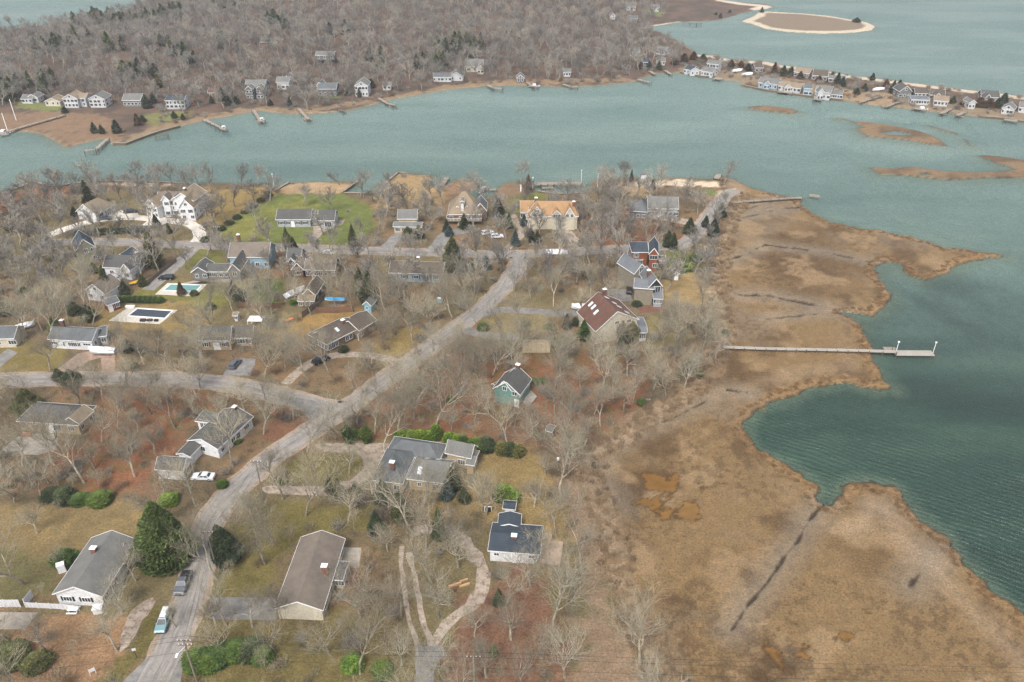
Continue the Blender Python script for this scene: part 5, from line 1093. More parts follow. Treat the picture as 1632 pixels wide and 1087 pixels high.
car('dark grey car parked on the gravel before the tan cape', 375, 583, heading(370, 585, 381, 572), GYP, 'wagon', 4.5)
car('black car under branches on the curved gravel drive', 512, 577, heading(504, 580, 525, 570), BKP, 'wagon', 4.9)
car('black car parked at the end of the fenced lane', 266, 445, D2(180), BKP, 'wagon', 4.8)
car('silver car parked beside the far road above the brown cape', 526, 405, D2(-8), (.6,.62,.65,1), 'sedan', 4.7)
car('black car on the white shell drive near the tan roofed garage', 209, 339, D2(12), BKP, 'wagon', 4.8)
car('dark car in front of the tan roofed garage doors', 168, 350, D2(2), GYP, 'wagon', 4.8)
car('black car beside the metal roofed modern house', 1003, 465, D2(80), BKP, 'wagon', 4.7)
car('pale grey car beside the white slate roofed house', 189, 446, D2(25), (.45,.47,.5,1), 'sedan', 4.6)
car('white car half hidden by trees near the shingle house porch', 777, 373, D2(30), WHP, 'wagon', 4.6)
car('white van among trees left of the road junction', 792, 379, D2(10), WHP, 'wagon', 4.6)
# ------------------------------------------------------------------ poles, wires, small things
def pole(label, x, y, ht, arms=1, lamp=False, white=False):
    g = G(x, y, 0); r = empty('utility_pole', (g[0], g[1], 0), label, 'utility pole'); m = MB(); m.cyl((0,0,0), (0,0,ht), .17, .12, 8); m.build('pole', simple('pole_wood', rgb(150,140,128,.75), .2, 2, .9), r)
    for j in range(arms):
        m = MB(); m.bar((-1.1, .1, ht-.4-j*1.0), (1.1, .1, ht-.4-j*1.0), .12, .14); co = m.build('crossarm', WOODM, r); k = MB()
        for t in (-1, -.4, .4, 1): k.cyl((t, .1, ht-.33-j), (t, .1, ht-.1-j), .07, .05, 6)
        k.build('insulator', TRIM, co)
    if lamp:
        m = MB(); m.bar((0,0,ht-1.6), (-.4,-1.8,ht-1.0), .09, .09); m.build('lamp_arm', TRIM, r); m = MB(); m.box((-.45,-2.1,ht-1.0), .35, .7, .16); m.build('street_lamp_head', TRIM, r)
    return g, ht
p1 = pole('utility pole with street lamp arm beside the near road bend', 314, 1087, 10.5, 2, True)
p2 = pole('pale utility pole with crossarm near the asphalt apron', 757, 1110, 10, 1)
p3 = pole('utility pole behind the green bushes at the road verge', 345, 905, 9.5, 1)
p4 = pole('utility pole on the verge near the street corner', 419, 790, 9.5, 1)
p5 = pole('utility pole standing between road and lawn by the silver car', 527, 405, 9.5, 1)
p6 = pole('tall utility pole at the pool garden drive corner', 353, 400, 9, 1)
wires = MB()
def wire(a, b_, sag):
    prev = None
    for i in range(13):
        t = i/12; p = Vector(a).lerp(Vector(b_), t); p.z -= sag*4*t*(1-t)
        if prev is not None: wires.bar(prev, p, .03, .03)
        prev = p
a = Vector((*p1[0][:2], p1[1]-.2)); e1 = Vector((-110, a.y-6, 9.6)); e2 = Vector((*p2[0][:2], p2[1]-.2)); e3 = Vector((120, e2.y-3, 9.6))
for dz, dx in ((0, 0), (0, .9), (-2.6, 0)):
    wire(a+Vector((0, dx, dz)), e1+Vector((0, dx, dz)), 1.2); wire(a+Vector((0, dx, dz)), e2+Vector((0, dx, dz)), 1.0); wire(e2+Vector((0, dx, dz)), e3+Vector((0, dx, dz)), 1.0)
o = wires.build('overhead_wires', BLK); tag(o, 'thin black overhead wires strung across the near edge', 'wires')
wires = MB()
for dz in (-.2, -2.2): wire(Vector((*p1[0][:2], p1[1]+dz)), Vector((*p3[0][:2], p3[1]+dz)), .9); wire(Vector((*p3[0][:2], p3[1]+dz)), Vector((*p4[0][:2], p4[1]+dz)), .9)
o = wires.build('overhead_wires', BLK); tag(o, 'thin black overhead wires following the diagonal road', 'wires')
def small(name, label, cat, x, y, parts, yaw=0, z=0):
    g = G(x, y, z); r = empty(name, (g[0], g[1], z), label, cat, None, yaw)
    for pn, mat_, boxes in parts:
        m = MB()
        for b_ in boxes: m.box((b_[0], b_[1], b_[2]), b_[3], b_[4], b_[5])
        m.build(pn, mat_, r)
    return r
small('picnic_table', 'white table with benches on the leafy lawn by the fence', 'table', 118, 975, [('table_top', WHITE, [(0,0,.75,1.8,.8,.08)]), ('bench', WHITE, [(0,.75,.45,1.8,.3,.06)]), ('bench', WHITE, [(0,-.75,.45,1.8,.3,.06)]), ('table_leg', WHITE, [(-.7,0,.37,.1,.7,.74),(.7,0,.37,.1,.7,.74)])])
small('garden_arch', 'white curved planter at the right corner of the white gable', 'planter', 158, 975, [('tub', WHITE, [(0,0,.6,1.5,1.2,1.2)]), ('rim', TRIM, [(0,0,1.25,1.7,1.4,.12)])], .2)
small('sign_post', 'white framed sign standing on the leafy lawn corner', 'sign', 149, 1075, [('sign_board', WHITE, [(0,0,1.1,.8,.06,.7)]), ('post', WHITE, [(-.42,0,.8,.08,.08,1.6),(.42,0,.8,.08,.08,1.6)])], .6)
small('road_sign', 'small grey road sign on the verge left of the road', 'road sign', 218, 1048, [('sign_plate', LAMP, [(0,-.05,2.1,.6,.04,.6)]), ('post', DARK, [(0,0,1.0,.07,.07,2.0)])], .3)
small('patio_umbrella', 'folded white canopy pergola behind the tan cape', 'pergola', 410, 520, [('canopy', WHITE, [(0,0,2.5,4.2,3.2,.14)]), ('post', TRIM, [(-2,-1.5,1.25,.12,.12,2.5)]), ('post', TRIM, [(2,-1.5,1.25,.12,.12,2.5)]), ('post', TRIM, [(-2,1.5,1.25,.12,.12,2.5)]), ('post', TRIM, [(2,1.5,1.25,.12,.12,2.5)])])
small('stacked_furniture', 'heap of dark covered furniture on the cream pool deck', 'furniture', 235, 512, [('chair_stack', DARK, [(-1.2,0,.35,1.6,.9,.7)]), ('chair_stack', DARK, [(.7,.1,.3,1.5,.8,.6)]), ('tarp', BLK, [(2.6,0,.3,1.1,.7,.6)])])
small('deck_chest', 'white deck box at the far corner of the cream pool deck', 'box', 208, 490.5, [('chest', WHITE, [(0,0,.35,2.6,.9,.55)]), ('lid', TRIM, [(0,0,.66,2.7,1.0,.08)])])
small('marker_hut', 'square white lookout stand on the sandy shore point', 'hut', 1025, 289, [('cabin', Wh, [(0,0,1.9,2.0,2.0,2.6)]), ('hut_roof', Rg, [(0,0,3.3,2.5,2.5,.2)]), ('leg', WOODM, [(-.8,-.8,.3,.15,.15,.7),(.8,.8,.3,.15,.15,.7),(.8,-.8,.3,.15,.15,.7),(-.8,.8,.3,.15,.15,.7)])])
small('bin_enclosure', 'white sign gate post beside the brown cedar by the basin', 'gate', 830, 305, [('post', TRIM, [(0,0,1.3,.5,.5,2.6)]), ('cap', TRIM, [(0,0,2.7,.8,.8,.15)])])
small('planter_box', 'pale blue cabinet alone in the wooded garden by the road', 'cabinet', 701, 482, [('cabinet', Wsky, [(0,0,.7,1.2,.9,1.4)]), ('lid', WHITE, [(0,0,1.45,1.4,1.1,.1)])])
small('swing_frame', 'white two-post yard stand left of the small white shed', 'yard stand', 778, 815, [('post', WHITE, [(-.7,0,.7,.12,.12,1.4)]), ('post', WHITE, [(.7,0,.7,.12,.12,1.4)]), ('crossbar', WHITE, [(0,0,1.3,1.6,.12,.12)]), ('bin', BLK, [(.2,0,.4,.6,.5,.7)])])
small('bird_house_post', 'white box on a stake at the marsh wood edge', 'nest box', 889, 742, [('box', WHITE, [(0,0,1.9,.5,.5,.5)]), ('stake', WOODM, [(0,0,.85,.1,.1,1.7)])])
small('wood_sheet', 'flat white board lying at the marsh wood edge', 'board', 1033, 637, [('board', WHITE, [(0,0,.12,1.1,.7,.12)])])
small('patio_heap', 'white garden tub left of the white cape roof', 'tub', 100, 910, [('tub', WHITE, [(0,0,.9,1.3,1.1,1.8)]), ('lid', TRIM, [(0,0,1.85,1.4,1.2,.1)])], .5)
small('trampoline_frame', 'orange play slide near the grey slanting fence', 'slide', 461, 514, [('slide', simple('orange_slide', rgb(226,140,70,.85), .1, 2, .6), [(0,0,1.0,2.4,.7,.15)]), ('ladder', WOODM, [(-1.2,0,.6,.1,.7,1.2)])], .7)
small('log_pile', 'pale cut log pile between the two shell tracks', 'log pile', 734, 932, [('log', simple('cut_log', rgb(208,168,124,.8), .2, 3, .9), [(-1,.2,.25,2.4,.4,.4),(.6,-.5,.2,2.0,.35,.35),(.9,.6,.2,1.6,.3,.3)]), ('stump', simple('stump', rgb(120,90,70,.8), .2, 3, .9), [(-1.4,-.9,.3,.6,.6,.6)])], .4)
small('mast', 'tall white flagpole on the brown far marsh, left one', 'flagpole', 12, 208, [('staff', TRIM, [(0,0,4,.25,.25,9)])]); small('mast', 'tall white flagpole on the brown far marsh, right one', 'flagpole', 26, 192, [('staff', TRIM, [(0,0,5,.25,.25,11)])])
# ------------------------------------------------------------------ trees and plants
def bark(name, c, dark):
    m, n, b = mat_base(name, .95); tc = n.nodes.new('ShaderNodeTexCoord').outputs['Object']
    oi = n.nodes.new('ShaderNodeObjectInfo'); t = tex_noise(n, 1.3, 5, .7, tc)
    r = ramp(n, t.outputs[0], [(.3, dark), (.6, c)])
    rr = ramp(n, oi.outputs['Random'], [(0, (.58, .56, .56)), (.3, (.9, .86, .84)), (.6, (1, 1, 1)), (1, (1.22, 1.16, 1.08))])
    n.links.new(mix(n, r.outputs[0], rr.outputs[0], 1.0, 'MULTIPLY'), b.inputs['Base Color']); return m
BARK = bark('grey_bark', rgb(176,170,154,.9), rgb(108,100,88,.8)); TWIG = bark('fine_twigs', rgb(166,160,138,.85), rgb(122,114,96,.8)); FTWIG = bark('far_twigs', rgb(158,154,144,.85), rgb(108,104,98,.8))
BRUSHM = bark('brush', rgb(150,130,108,.8), rgb(104,86,68,.8)); REEDM = bark('reeds', rgb(178,156,126,.8), rgb(132,110,84,.8))
def grow(rng, H, Wc, forks, levels, r0, near=True, lean=0.0):
    """a leafless broadleaf: list of (a, b, ra, rb, level) segments"""
    segs = []
    def branch(p, d, L, r, lv):
        k = 3 if lv <= 2 else 2; q = p.copy()
        for i in range(k):
            d2 = (d + Vector((rng.gauss(0, .17), rng.gauss(0, .17), rng.gauss(0, .08)+(.15 if lv > 0 else 0)))).normalized()
            e = q+d2*L/k; ra = r*(1-.42*i/k); rb = r*(1-.42*(i+1)/k); segs.append((q.copy(), e.copy(), ra, rb, lv))
            if lv < levels:
                nb = forks[lv] if i == k-1 else max(0, int(round(forks[lv]*(.35 if lv else (.0 if i == 0 else .6)))))
                for j in range(nb):
                    az = rng.uniform(0, 2*math.pi); sp = rng.uniform(.45, .95) if lv else rng.uniform(.28, .8)*Wc
                    ax = d2.orthogonal().normalized(); ax.rotate(__import__('mathutils').Quaternion(d2, az))
                    nd = (d2*math.cos(sp)+ax*math.sin(sp)).normalized()
                    branch(e, nd, L*rng.uniform(.52, .85)*(1.0 if lv else .84), rb*rng.uniform(.58, .78), lv+1)
            q = e; d = d2
        return
    branch(Vector((0, 0, -.2)), Vector((rng.gauss(0, .06)+lean, rng.gauss(0, .06), 1)).normalized(), H*.44, r0, 0)
    return segs
def segs_mesh(name, segs, mat, minr, sides=lambda lv: 6 if lv == 0 else (4 if lv == 1 else 3)):
    V = []; Fc = []
    for a, b_, ra, rb, lv in segs:
        ra = max(ra, minr); rb = max(rb, minr*.8); d = (b_-a).normalized(); e1 = d.orthogonal().normalized(); e2 = d.cross(e1); k = sides(lv); n0 = len(V)
        for p, r in ((a, ra), (b_, rb)):
            for i in range(k): t = 2*math.pi*i/k; V.append(p+e1*(math.cos(t)*r)+e2*(math.sin(t)*r))
        Fc += [(n0+i, n0+(i+1) % k, n0+k+(i+1) % k, n0+k+i) for i in range(k)]
    me = bpy.data.meshes.new(name); me.from_pydata(V, [], Fc); me.materials.append(mat); return me
rng = random.Random(5)
def crown2(sg):
    me = segs_mesh('crown', sg, BARK, .0095, lambda lv: 3); me.materials.append(TWIG)
    me.polygons.foreach_set('material_index', [0 if s[4] <= 3 else 1 for s in sg for _ in range(3)]); return me
BARE = []
for i in range(9):
    H_ = [15.5, 14, 17, 12, 15, 11.5, 18, 13, 10][i]; sg = grow(rng, H_, [1.0, 1.25, .8, 1.3, 1.0, 1.2, .85, 1.1, 1.3][i], (4, 4, 4, 4), 4, .25)
    top = max(s[1].z for s in sg); f = H_/top
    sg = [(a*f, b_*f, ra, rb, lv) for a, b_, ra, rb, lv in sg]
    BARE.append((segs_mesh('trunk', [s for s in sg if s[4] <= 1], BARK, .05), crown2([s for s in sg if s[4] > 1])))
FARB = []
for i in range(5):
    H_ = [12, 10.5, 13, 11, 9.5][i]; sg = grow(rng, H_, 1.2, (4, 4, 4), 3, .3); top = max(s[1].z for s in sg); f = H_/top
    FARB.append(segs_mesh('bare_tree', [(a*f, b_*f, ra, rb, lv) for a, b_, ra, rb, lv in sg], FTWIG, .05, lambda lv: 4 if lv == 0 else 3))
def brush_mesh(name, n_, h, wd, mat, r=.022, seed=1, up=.6):
    g = random.Random(seed); sg = []
    for i in range(n_):
        p = Vector((g.uniform(-wd, wd)*.35, g.uniform(-wd, wd)*.35, -.1)); d = Vector((g.gauss(0, 1-up), g.gauss(0, 1-up), 1)).normalized(); L = h*g.uniform(.45, 1); e = p+d*L*.6; sg.append((p, e, r*1.4, r, 2))
        for j in range(3): d2 = (d+Vector((g.gauss(0, .5), g.gauss(0, .5), g.gauss(0, .2)))).normalized(); sg.append((e, e+d2*L*.5, r, r*.6, 2))
    return segs_mesh(name, sg, mat, r*.6)
def leaf_mat(name, c, dark, lite):
    m, n, b = mat_base(name, .75); tc = n.nodes.new('ShaderNodeTexCoord').outputs['Object']; g = n.nodes.new('ShaderNodeNewGeometry')
    oi = n.nodes.new('ShaderNodeObjectInfo')
    r = ramp(n, g.outputs['Random Per Island'], [(0, dark), (.5, c), (1, lite)])
    t = tex_noise(n, .9, 3, .6, tc); r2 = ramp(n, t.outputs[0], [(.35, (.7,)*3), (.65, (1.25,)*3)])
    c_ = mix(n, r.outputs[0], r2.outputs[0], 1.0, 'MULTIPLY'); rr = ramp(n, oi.outputs['Random'], [(0, (.8, .86, .9)), (1, (1.2, 1.1, .9))])
    n.links.new(mix(n, c_, rr.outputs[0], 1.0, 'MULTIPLY'), b.inputs['Base Color']); return m
LEAF = {'dark': leaf_mat('dark_needles', rgb(70,82,58,.85), rgb(46,58,42,.8), rgb(96,106,72,.85)), 'green': leaf_mat('green_leaves', rgb(84,106,52,.85), rgb(56,76,38,.8), rgb(104,124,60,.85)), 'olive': leaf_mat('olive_needles', rgb(98,102,62,.85), rgb(68,74,46,.8), rgb(128,124,78,.9)), 'rust': leaf_mat('rusty_cedar', rgb(112,88,62,.85), rgb(80,66,48,.8), rgb(136,104,68,.9)), 'blue': leaf_mat('blue_needles', rgb(84,104,104,.85), rgb(58,76,76,.8), rgb(116,134,130,.9)), 'spruce': leaf_mat('spruce_needles', rgb(82,102,58,.85), rgb(54,74,44,.8), rgb(108,122,68,.85)), 'bright': leaf_mat('bright_leaves', rgb(98,128,44,.85), rgb(62,90,32,.8), rgb(136,156,66,.9))}
def evergreen_meshes(kind, shape, n_, leaf, seed):
    """unit tree: height 1, radius .5; sprays of small faces hung on whorled limbs"""
    g = random.Random(seed); V = []; Fc = []; limbs = []
    lobes = [(g.uniform(0, 6.28), g.uniform(.1, .95), (g.uniform(.62, 1.2) if shape == 'bush' else g.uniform(.76, 1.12))) for _ in range(34)]
    for i in range(n_):
        if shape == 'cone': t = g.random()**.75; z = .08+.92*(1-t); R = .5*(t**.8)*(.86+.14*math.sin(z*46))
        elif shape == 'pine': t = g.random()**.8; z = .05+.95*(1-t); R = .5*min(1, (t*1.15)**.8)*(1 if t < .82 else 1-(t-.82)*1.6)*(.9+.1*math.sin(z*30))
        elif shape == 'column': t = g.random(); z = .02+.98*t; R = .5*math.sin(math.pi*min(1, .25+(1-t)*.7))**.6*(1 if t < .6 else (1-t)/.4+.05)
        else: z = g.random(); R = .5*math.sqrt(max(0, 1-(z*1.0-.25)**2/.57))
        az = g.uniform(0, 6.283); k = 1.0
        for la, lz, lk in lobes:
            da = abs((az-la+3.14159) % 6.28318-3.14159); k *= 1+(lk-1)*math.exp(-(da*da)/.16-((z-lz)**2)/.006)*1.4
        R *= k*g.uniform(.25, 1.0)**.5
        p = Vector((math.cos(az)*R, math.sin(az)*R, z+g.gauss(0, .012))); out = Vector((math.cos(az), math.sin(az), .35)).normalized(); s_ = leaf*g.uniform(.6, 1.4)
        a = Vector((g.gauss(0, 1), g.gauss(0, 1), g.gauss(0, .6))).normalized(); c_ = (out+a*.7).normalized(); sd_ = c_.cross(Vector((g.gauss(0, .4), g.gauss(0, .4), 1))).normalized()
        n0 = len(V); V += [p-sd_*s_*.55-c_*s_*.4, p+sd_*s_*.55-c_*s_*.4, p+c_*s_]; Fc.append((n0, n0+1, n0+2))
    me = bpy.data.meshes.new('crown'); me.from_pydata(V, [], Fc); me.materials.append(LEAF[kind])
    m = MB(); m.cyl((0, 0, -.03), (0, 0, .8), .022, .006, 6)
    for i in range(10):
        z = .15+.06*i; az = i*2.4; m.cyl((0, 0, z), (math.cos(az)*.33*(1-z*.6), math.sin(az)*.33*(1-z*.6), z+.05), .008, .003, 3)
    return me, m.mesh('trunk', BARK)
EV = {}
def evm(kind, shape, big):
    k = (kind, shape, big, random.Random(len(EV)).randint(0, 0))
    if k not in EV: EV[k] = evergreen_meshes(kind, shape, {2: 26000, 1: 3200, 0: 900}[big] if shape != 'bush' else 4200, {2: .026, 1: .045, 0: .085}[big] if shape != 'bush' else .07, len(EV)+3)
    return EV[k]
DIRS = ['right of', 'behind and right of', 'behind', 'behind and left of', 'left of', 'in front and left of', 'in front of', 'in front and right of']
ORD = ['closest', 'second closest', 'third closest', 'fourth closest', 'fifth closest', 'sixth closest', 'seventh closest', 'eighth closest', 'ninth closest', 'tenth closest', 'eleventh closest', 'twelfth closest', 'thirteenth closest', 'fourteenth closest', 'fifteenth closest', 'sixteenth closest', 'seventeenth closest', 'eighteenth closest', 'nineteenth closest', 'twentieth closest']
EXTRA_LM = [('ochre marsh pond', 1050, 780), ('street junction', 520, 665), ('shell track fork', 680, 1030), ('curved gravel drive', 550, 575), ('sandy point', 1140, 295), ('bare sand patch', 1135, 470), ('near utility pole', 314, 1080), ('oval ochre lawn', 820, 515), ('upper left bay shore', 100, 36), ('three storey far house', 110, 160), ('dark roofed far house', 277, 163), ('twin gabled far house', 405, 143), ('balconied far house', 575, 140), ('lone white far house', 423, 69), ('cream gabled far house', 756, 109), ('wooded far point', 1060, 87), ('round sandy island', 1300, 42), ('far stone bulkhead', 1115, 115), ('pale blue spit house', 1224, 136), ('dark gabled spit house', 1444, 149), ('grey gabled spit house', 1578, 158), ('long spit walkway', 1390, 158), ('top inlet beach', 1060, 37), ('far paired docks', 450, 182), ('far brown marsh', 60, 195)]
for nm, x, y in EXTRA_LM: LANDMARKS.append((nm, *G(x, y)[:2]))
def auto_labels(items, noun, group):
    """items: list of (object, x, y, adjective); a label from the nearest landmark, the side and the rank"""
    LMs = LANDMARKS; buckets = {}
    for o, x, y, adj in items:
        j = min(range(len(LMs)), key=lambda q: (LMs[q][1]-x)**2+(LMs[q][2]-y)**2); dx, dy = x-LMs[j][1], y-LMs[j][2]
        k = int(round(math.atan2(dy, dx)/(math.pi/4))) % 8; buckets.setdefault((adj, j, k), []).append((math.hypot(dx, dy), o))
    for (adj, j, k), L in buckets.items():
        L.sort(key=lambda q: q[0])
        for i, (_, o) in enumerate(L):
            base = f'{adj} {noun} {DIRS[k]} the {LMs[j][0]}'
            o['label'] = base if len(L) == 1 else f'{base}, {ORD[min(i, 19)]}'
            o['group'] = group
used = []; EVI = []
def evergreen(x, y, h, wd, kind='green', shape='pine', name='evergreen_tree', big=None, adj=None, world=None):
    g = world or G(x, y, 0)[:2]; dist = g[1]
    if big is None: big = 2 if dist < 170 and h > 5 else (1 if dist < 330 else 0)
    cm, tm = evm(kind, shape, big)
    zb = 0 if world is None and g[1] < 430 else max(0, float(height(np.array([g[0]]), np.array([g[1]]))[0][0])-.3)
    r = bpy.data.objects.new(name, None); COL.objects.link(r); r.location = (g[0], g[1], zb); r.rotation_euler = (0, 0, rng.uniform(0, 6.28)); r.scale = (wd, wd*rng.uniform(.9, 1.1), h)
    link('crown', cm, r)
    if shape != 'bush': link('trunk', tm, r)
    names = {'dark': 'dark green', 'green': 'green', 'olive': 'olive green', 'rust': 'rusty brown', 'blue': 'blue green', 'bright': 'bright green', 'spruce': 'full green'}
    r['category'] = 'shrub' if shape == 'bush' else 'evergreen tree'
    EVI.append((r, g[0], g[1], names[kind], shape)); used.append((g[0], g[1], wd*.45)); return r
big = [(268,895,15,12.5,'spruce','pine'),(722,432,12,9,'olive','pine'),(247,425,12,8.5,'olive','pine'),(461,408,10.5,3.2,'olive','column'),(470,408,7,4.5,'dark','pine'),(563,392,8,4.5,'olive','cone'),(142,325,9.5,7.5,'dark','cone'),
 (590,485,11,7,'dark','pine'),(575,470,9,6,'dark','pine'),(930,542,6.5,5,'green','cone'),(903,525,5,3.5,'dark','cone'),(916,520,3,2.5,'dark','column'),(990,552,8,3.6,'dark','column'),(1006,545,6.5,4.5,'olive','column'),(957,508,2.5,2,'dark','cone'),
 (842,307,7.5,4.5,'rust','cone'),(1006,289,5,2.6,'rust','cone'),(1040,300,5,3,'dark','cone'),(811,364,6,4,'green','cone'),(821,392,6.5,4.5,'blue','cone'),(846,384,5,4.5,'dark','cone'),(856,387,4.5,4,'dark','cone'),(835,360,4.5,4,'blue','pine'),(1148,348,6,6,'dark','cone'),(1136,376,6.5,6,'dark','pine'),(1124,362,4.5,4,'dark','pine'),(1098,372,6,6,'dark','pine'),(1064,393,6,5,'dark','pine'),(1072,397,6,5,'dark','cone'),
 (364,893,8.5,7,'dark','pine'),(352,872,6,5,'dark','pine'),(563,702,3,3,'green','bush'),(555,706,5,3.2,'green','column'),(584,706,5,3.4,'green','column'),(527,788,5,3,'dark','cone'),(541,793,5.5,3.2,'dark','cone'),(568,790,4,3,'dark','pine'),(612,800,6,5,'dark','pine'),(640,830,8,5,'olive','pine'),(600,850,6,4,'dark','pine'),(700,860,8.5,3.6,'green','cone'),
 (795,965,4.5,3,'dark','cone'),(787,1046,3,2,'green','cone'),(172,470,8,7,'dark','pine'),(92,535,6,6,'green','pine'),(143,510,5,6,'dark','pine'),(120,500,4,6,'dark','pine'),(48,655,6.5,9,'olive','pine'),(115,610,4,6.5,'dark','pine'),(95,605,3.5,4,'dark','pine'),(740,365,6,5,'dark','cone'),(712,370,5,4,'dark','cone'),(716,376,4,4,'blue','pine'),(668,380,5,5,'dark','pine'),(650,378,4,6,'olive','pine'),
 (795,345,7,6,'dark','pine'),(720,780,6,5,'dark','pine'),(740,800,4,3.4,'dark','pine'),(712,795,5,4,'blue','pine'),(372,470,5,5,'dark','pine'),(386,478,4,6,'dark','pine'),(470,420,4,5,'dark','pine'),(250,362,5,4,'dark','cone'),(270,372,4,3,'dark','cone'),(290,470,4.5,3.6,'rust','cone'),(752,430,4,3.5,'olive','pine'),(775,430,5,4.5,'blue','pine'),(925,392,3,3,'dark','pine'),(934,445,5,4,'olive','column'),
 (28,345,4,6,'dark','pine'),(18,366,3,5,'dark','pine'),(120,345,4,4,'dark','cone'),(212,440,4,5,'olive','pine'),(200,470,5,4,'dark','pine'),(228,455,4,4,'olive','pine'),(150,435,4,4,'green','pine'),(165,440,4,3,'green','pine'),(10,500,4,6,'dark','pine'),(40,470,3,5,'green','pine'),(205,560,4,4,'dark','pine'),(215,590,4,3,'dark','pine')]
for b_ in big: evergreen(*b_)
bush = [(563,1062,2.2,3.6,'bright'),(610,1072,1.8,3.4,'green'),(104,795,2.5,5,'dark'),(130,800,2,4,'green'),(160,800,2.2,5,'green'),(82,792,2,4,'dark'),(104,896,2.6,4.6,'green'),(640,703,3,3.6,'bright'),(655,702,2.8,3.4,'bright'),(670,703,3,3.6,'bright'),(684,702,2.6,3,'bright'),(695,697,3.6,3,'bright'),(716,708,3.2,3,'bright'),(727,710,3,3,'bright'),(738,711,2.8,3,'green'),(758,716,3,4,'green'),(775,716,3.2,4,'dark'),(800,721,2.8,3.4,'olive'),(813,722,3.0,3.2,'dark'),(826,724,2.6,3.4,'olive'),(803,794,3.2,4.2,'bright'),(816,796,2.6,3.4,'bright'),(700,722,1.6,2.4,'green'),
 (315,1058,2.6,4.5,'green'),(332,1062,2.2,4,'green'),(350,1050,2.4,5,'green'),(375,1042,2.4,5,'green'),(400,1040,2.4,5,'dark'),(420,1050,2,4,'green'),(385,545,2.8,4.4,'dark'),(594,524,1.5,2.5,'dark'),(548,560,2,2.6,'dark'),(355,775,1.6,2.4,'green'),(270,800,1.8,4,'bright'),(330,665,1.8,3.5,'bright'),(376,705,1.4,2.8,'green'),(450,770,1.4,2,'green'),(770,525,2.2,3.6,'green'),(812,571,2.6,2.2,'dark'),(853,612,1.8,2.6,'green'),(865,610,1.6,2.2,'green'),(720,640,2,3,'olive'),(1155,535,1.8,2.4,'dark'),
 (838,520,1.2,3,'olive'),(875,523,1.2,3,'green'),(895,545,2,4,'olive'),(1015,487,1.6,3,'dark'),(1095,430,2,4,'bright'),(1085,420,2,4,'green'),(1108,415,2,4,'green'),(20,1050,2.4,6,'olive'),(60,1060,2,5,'olive'),(1100,588,2.4,3,'dark'),(1115,600,2,2.6,'olive'),(1022,645,1.6,2.4,'green'),(468,484,1.6,2.6,'bright'),(500,385,1.6,3,'dark'),(310,470,1.6,2.6,'dark'),(335,492,2,3,'dark')]
for x in range(192, 262, 8): bush.append((x, 480+(x-190)*.02, 1.9, 2.6, 'green' if x % 3 else 'dark'))
for i, x in enumerate(range(122, 235, 11)): bush.append((x, 374-i*.5, 1.9, 3.4, 'dark'))
for i in range(9): bush.append((328+i*12.5, 384-i*9.0, 1.6, 3.4, 'olive' if i % 2 else 'dark'))
for b_ in bush: evergreen(b_[0], b_[1], b_[2], b_[3], b_[4], 'bush', 'shrub', 1)
# placing: which spots are free
def blocked(x, y, m=0.0):
    for P, r in BLOCKS:
        if P[:, 0].min()-r-m < x < P[:, 0].max()+r+m and P[:, 1].min()-r-m < y < P[:, 1].max()+r+m:
            if float(edge_dist(P, np.array([x]), np.array([y]), False)[0]) < r+m*.5: return True
    for P in CLEARP:
        if P[:, 0].min() < x < P[:, 0].max() and P[:, 1].min() < y < P[:, 1].max() and inside(P, np.array([x]), np.array([y]))[0]: return True
    for P0, ex, ey, L, W in RECTS:
        d = np.array([x, y])-P0; u = d@ex; v = d@ey
        if -1.2-m < u < L+1.2+m and -1.6-m < v < W+1.2+m: return True
    return False
WOODS = [world_poly(p) for p in ([(560,690),(600,600),(700,570),(830,560),(1060,575),(1120,530),(1140,560),(1080,600),(1000,660),(880,722),(760,690),(640,700)],
 [(130,620),(400,625),(440,650),(380,665),(290,730),(240,770),(250,800),(60,800),(-40,780),(-40,740),(100,735),(150,700)],
 [(600,445),(690,455),(780,450),(800,440),(750,490),(660,555),(600,560)],[(905,325),(1000,335),(1100,365),(1090,388),(930,393)],[(640,1087),(630,870),(700,850),(740,890),(740,960),(700,1010)],
 [(-60,395),(110,390),(120,450),(90,500),(-60,520)],[(-60,330),(120,320),(160,350),(60,385),(-60,390)],[(230,560),(330,560),(350,600),(210,600)],[(400,545),(470,560),(500,560),(450,620),(400,605)],
 [(830,405),(1000,405),(990,430),(900,480),(830,450)],[(840,730),(900,720),(940,760),(930,850),(900,850),(870,760)],[(590,310),(710,320),(700,345),(600,345)],[(430,1030),(640,1000),(650,1110),(420,1110)],[(900,950),(760,1087),(900,1110),(990,1087)],
 [(930,290),(1000,290),(1010,330),(940,345)],[(460,500),(440,540),(400,540),(420,500)],[(490,420),(600,420),(620,450),(560,470),(500,450)],[(740,560),(700,600),(640,620),(700,560)],[(1030,540),(1130,500),(1140,550),(1060,580)])]
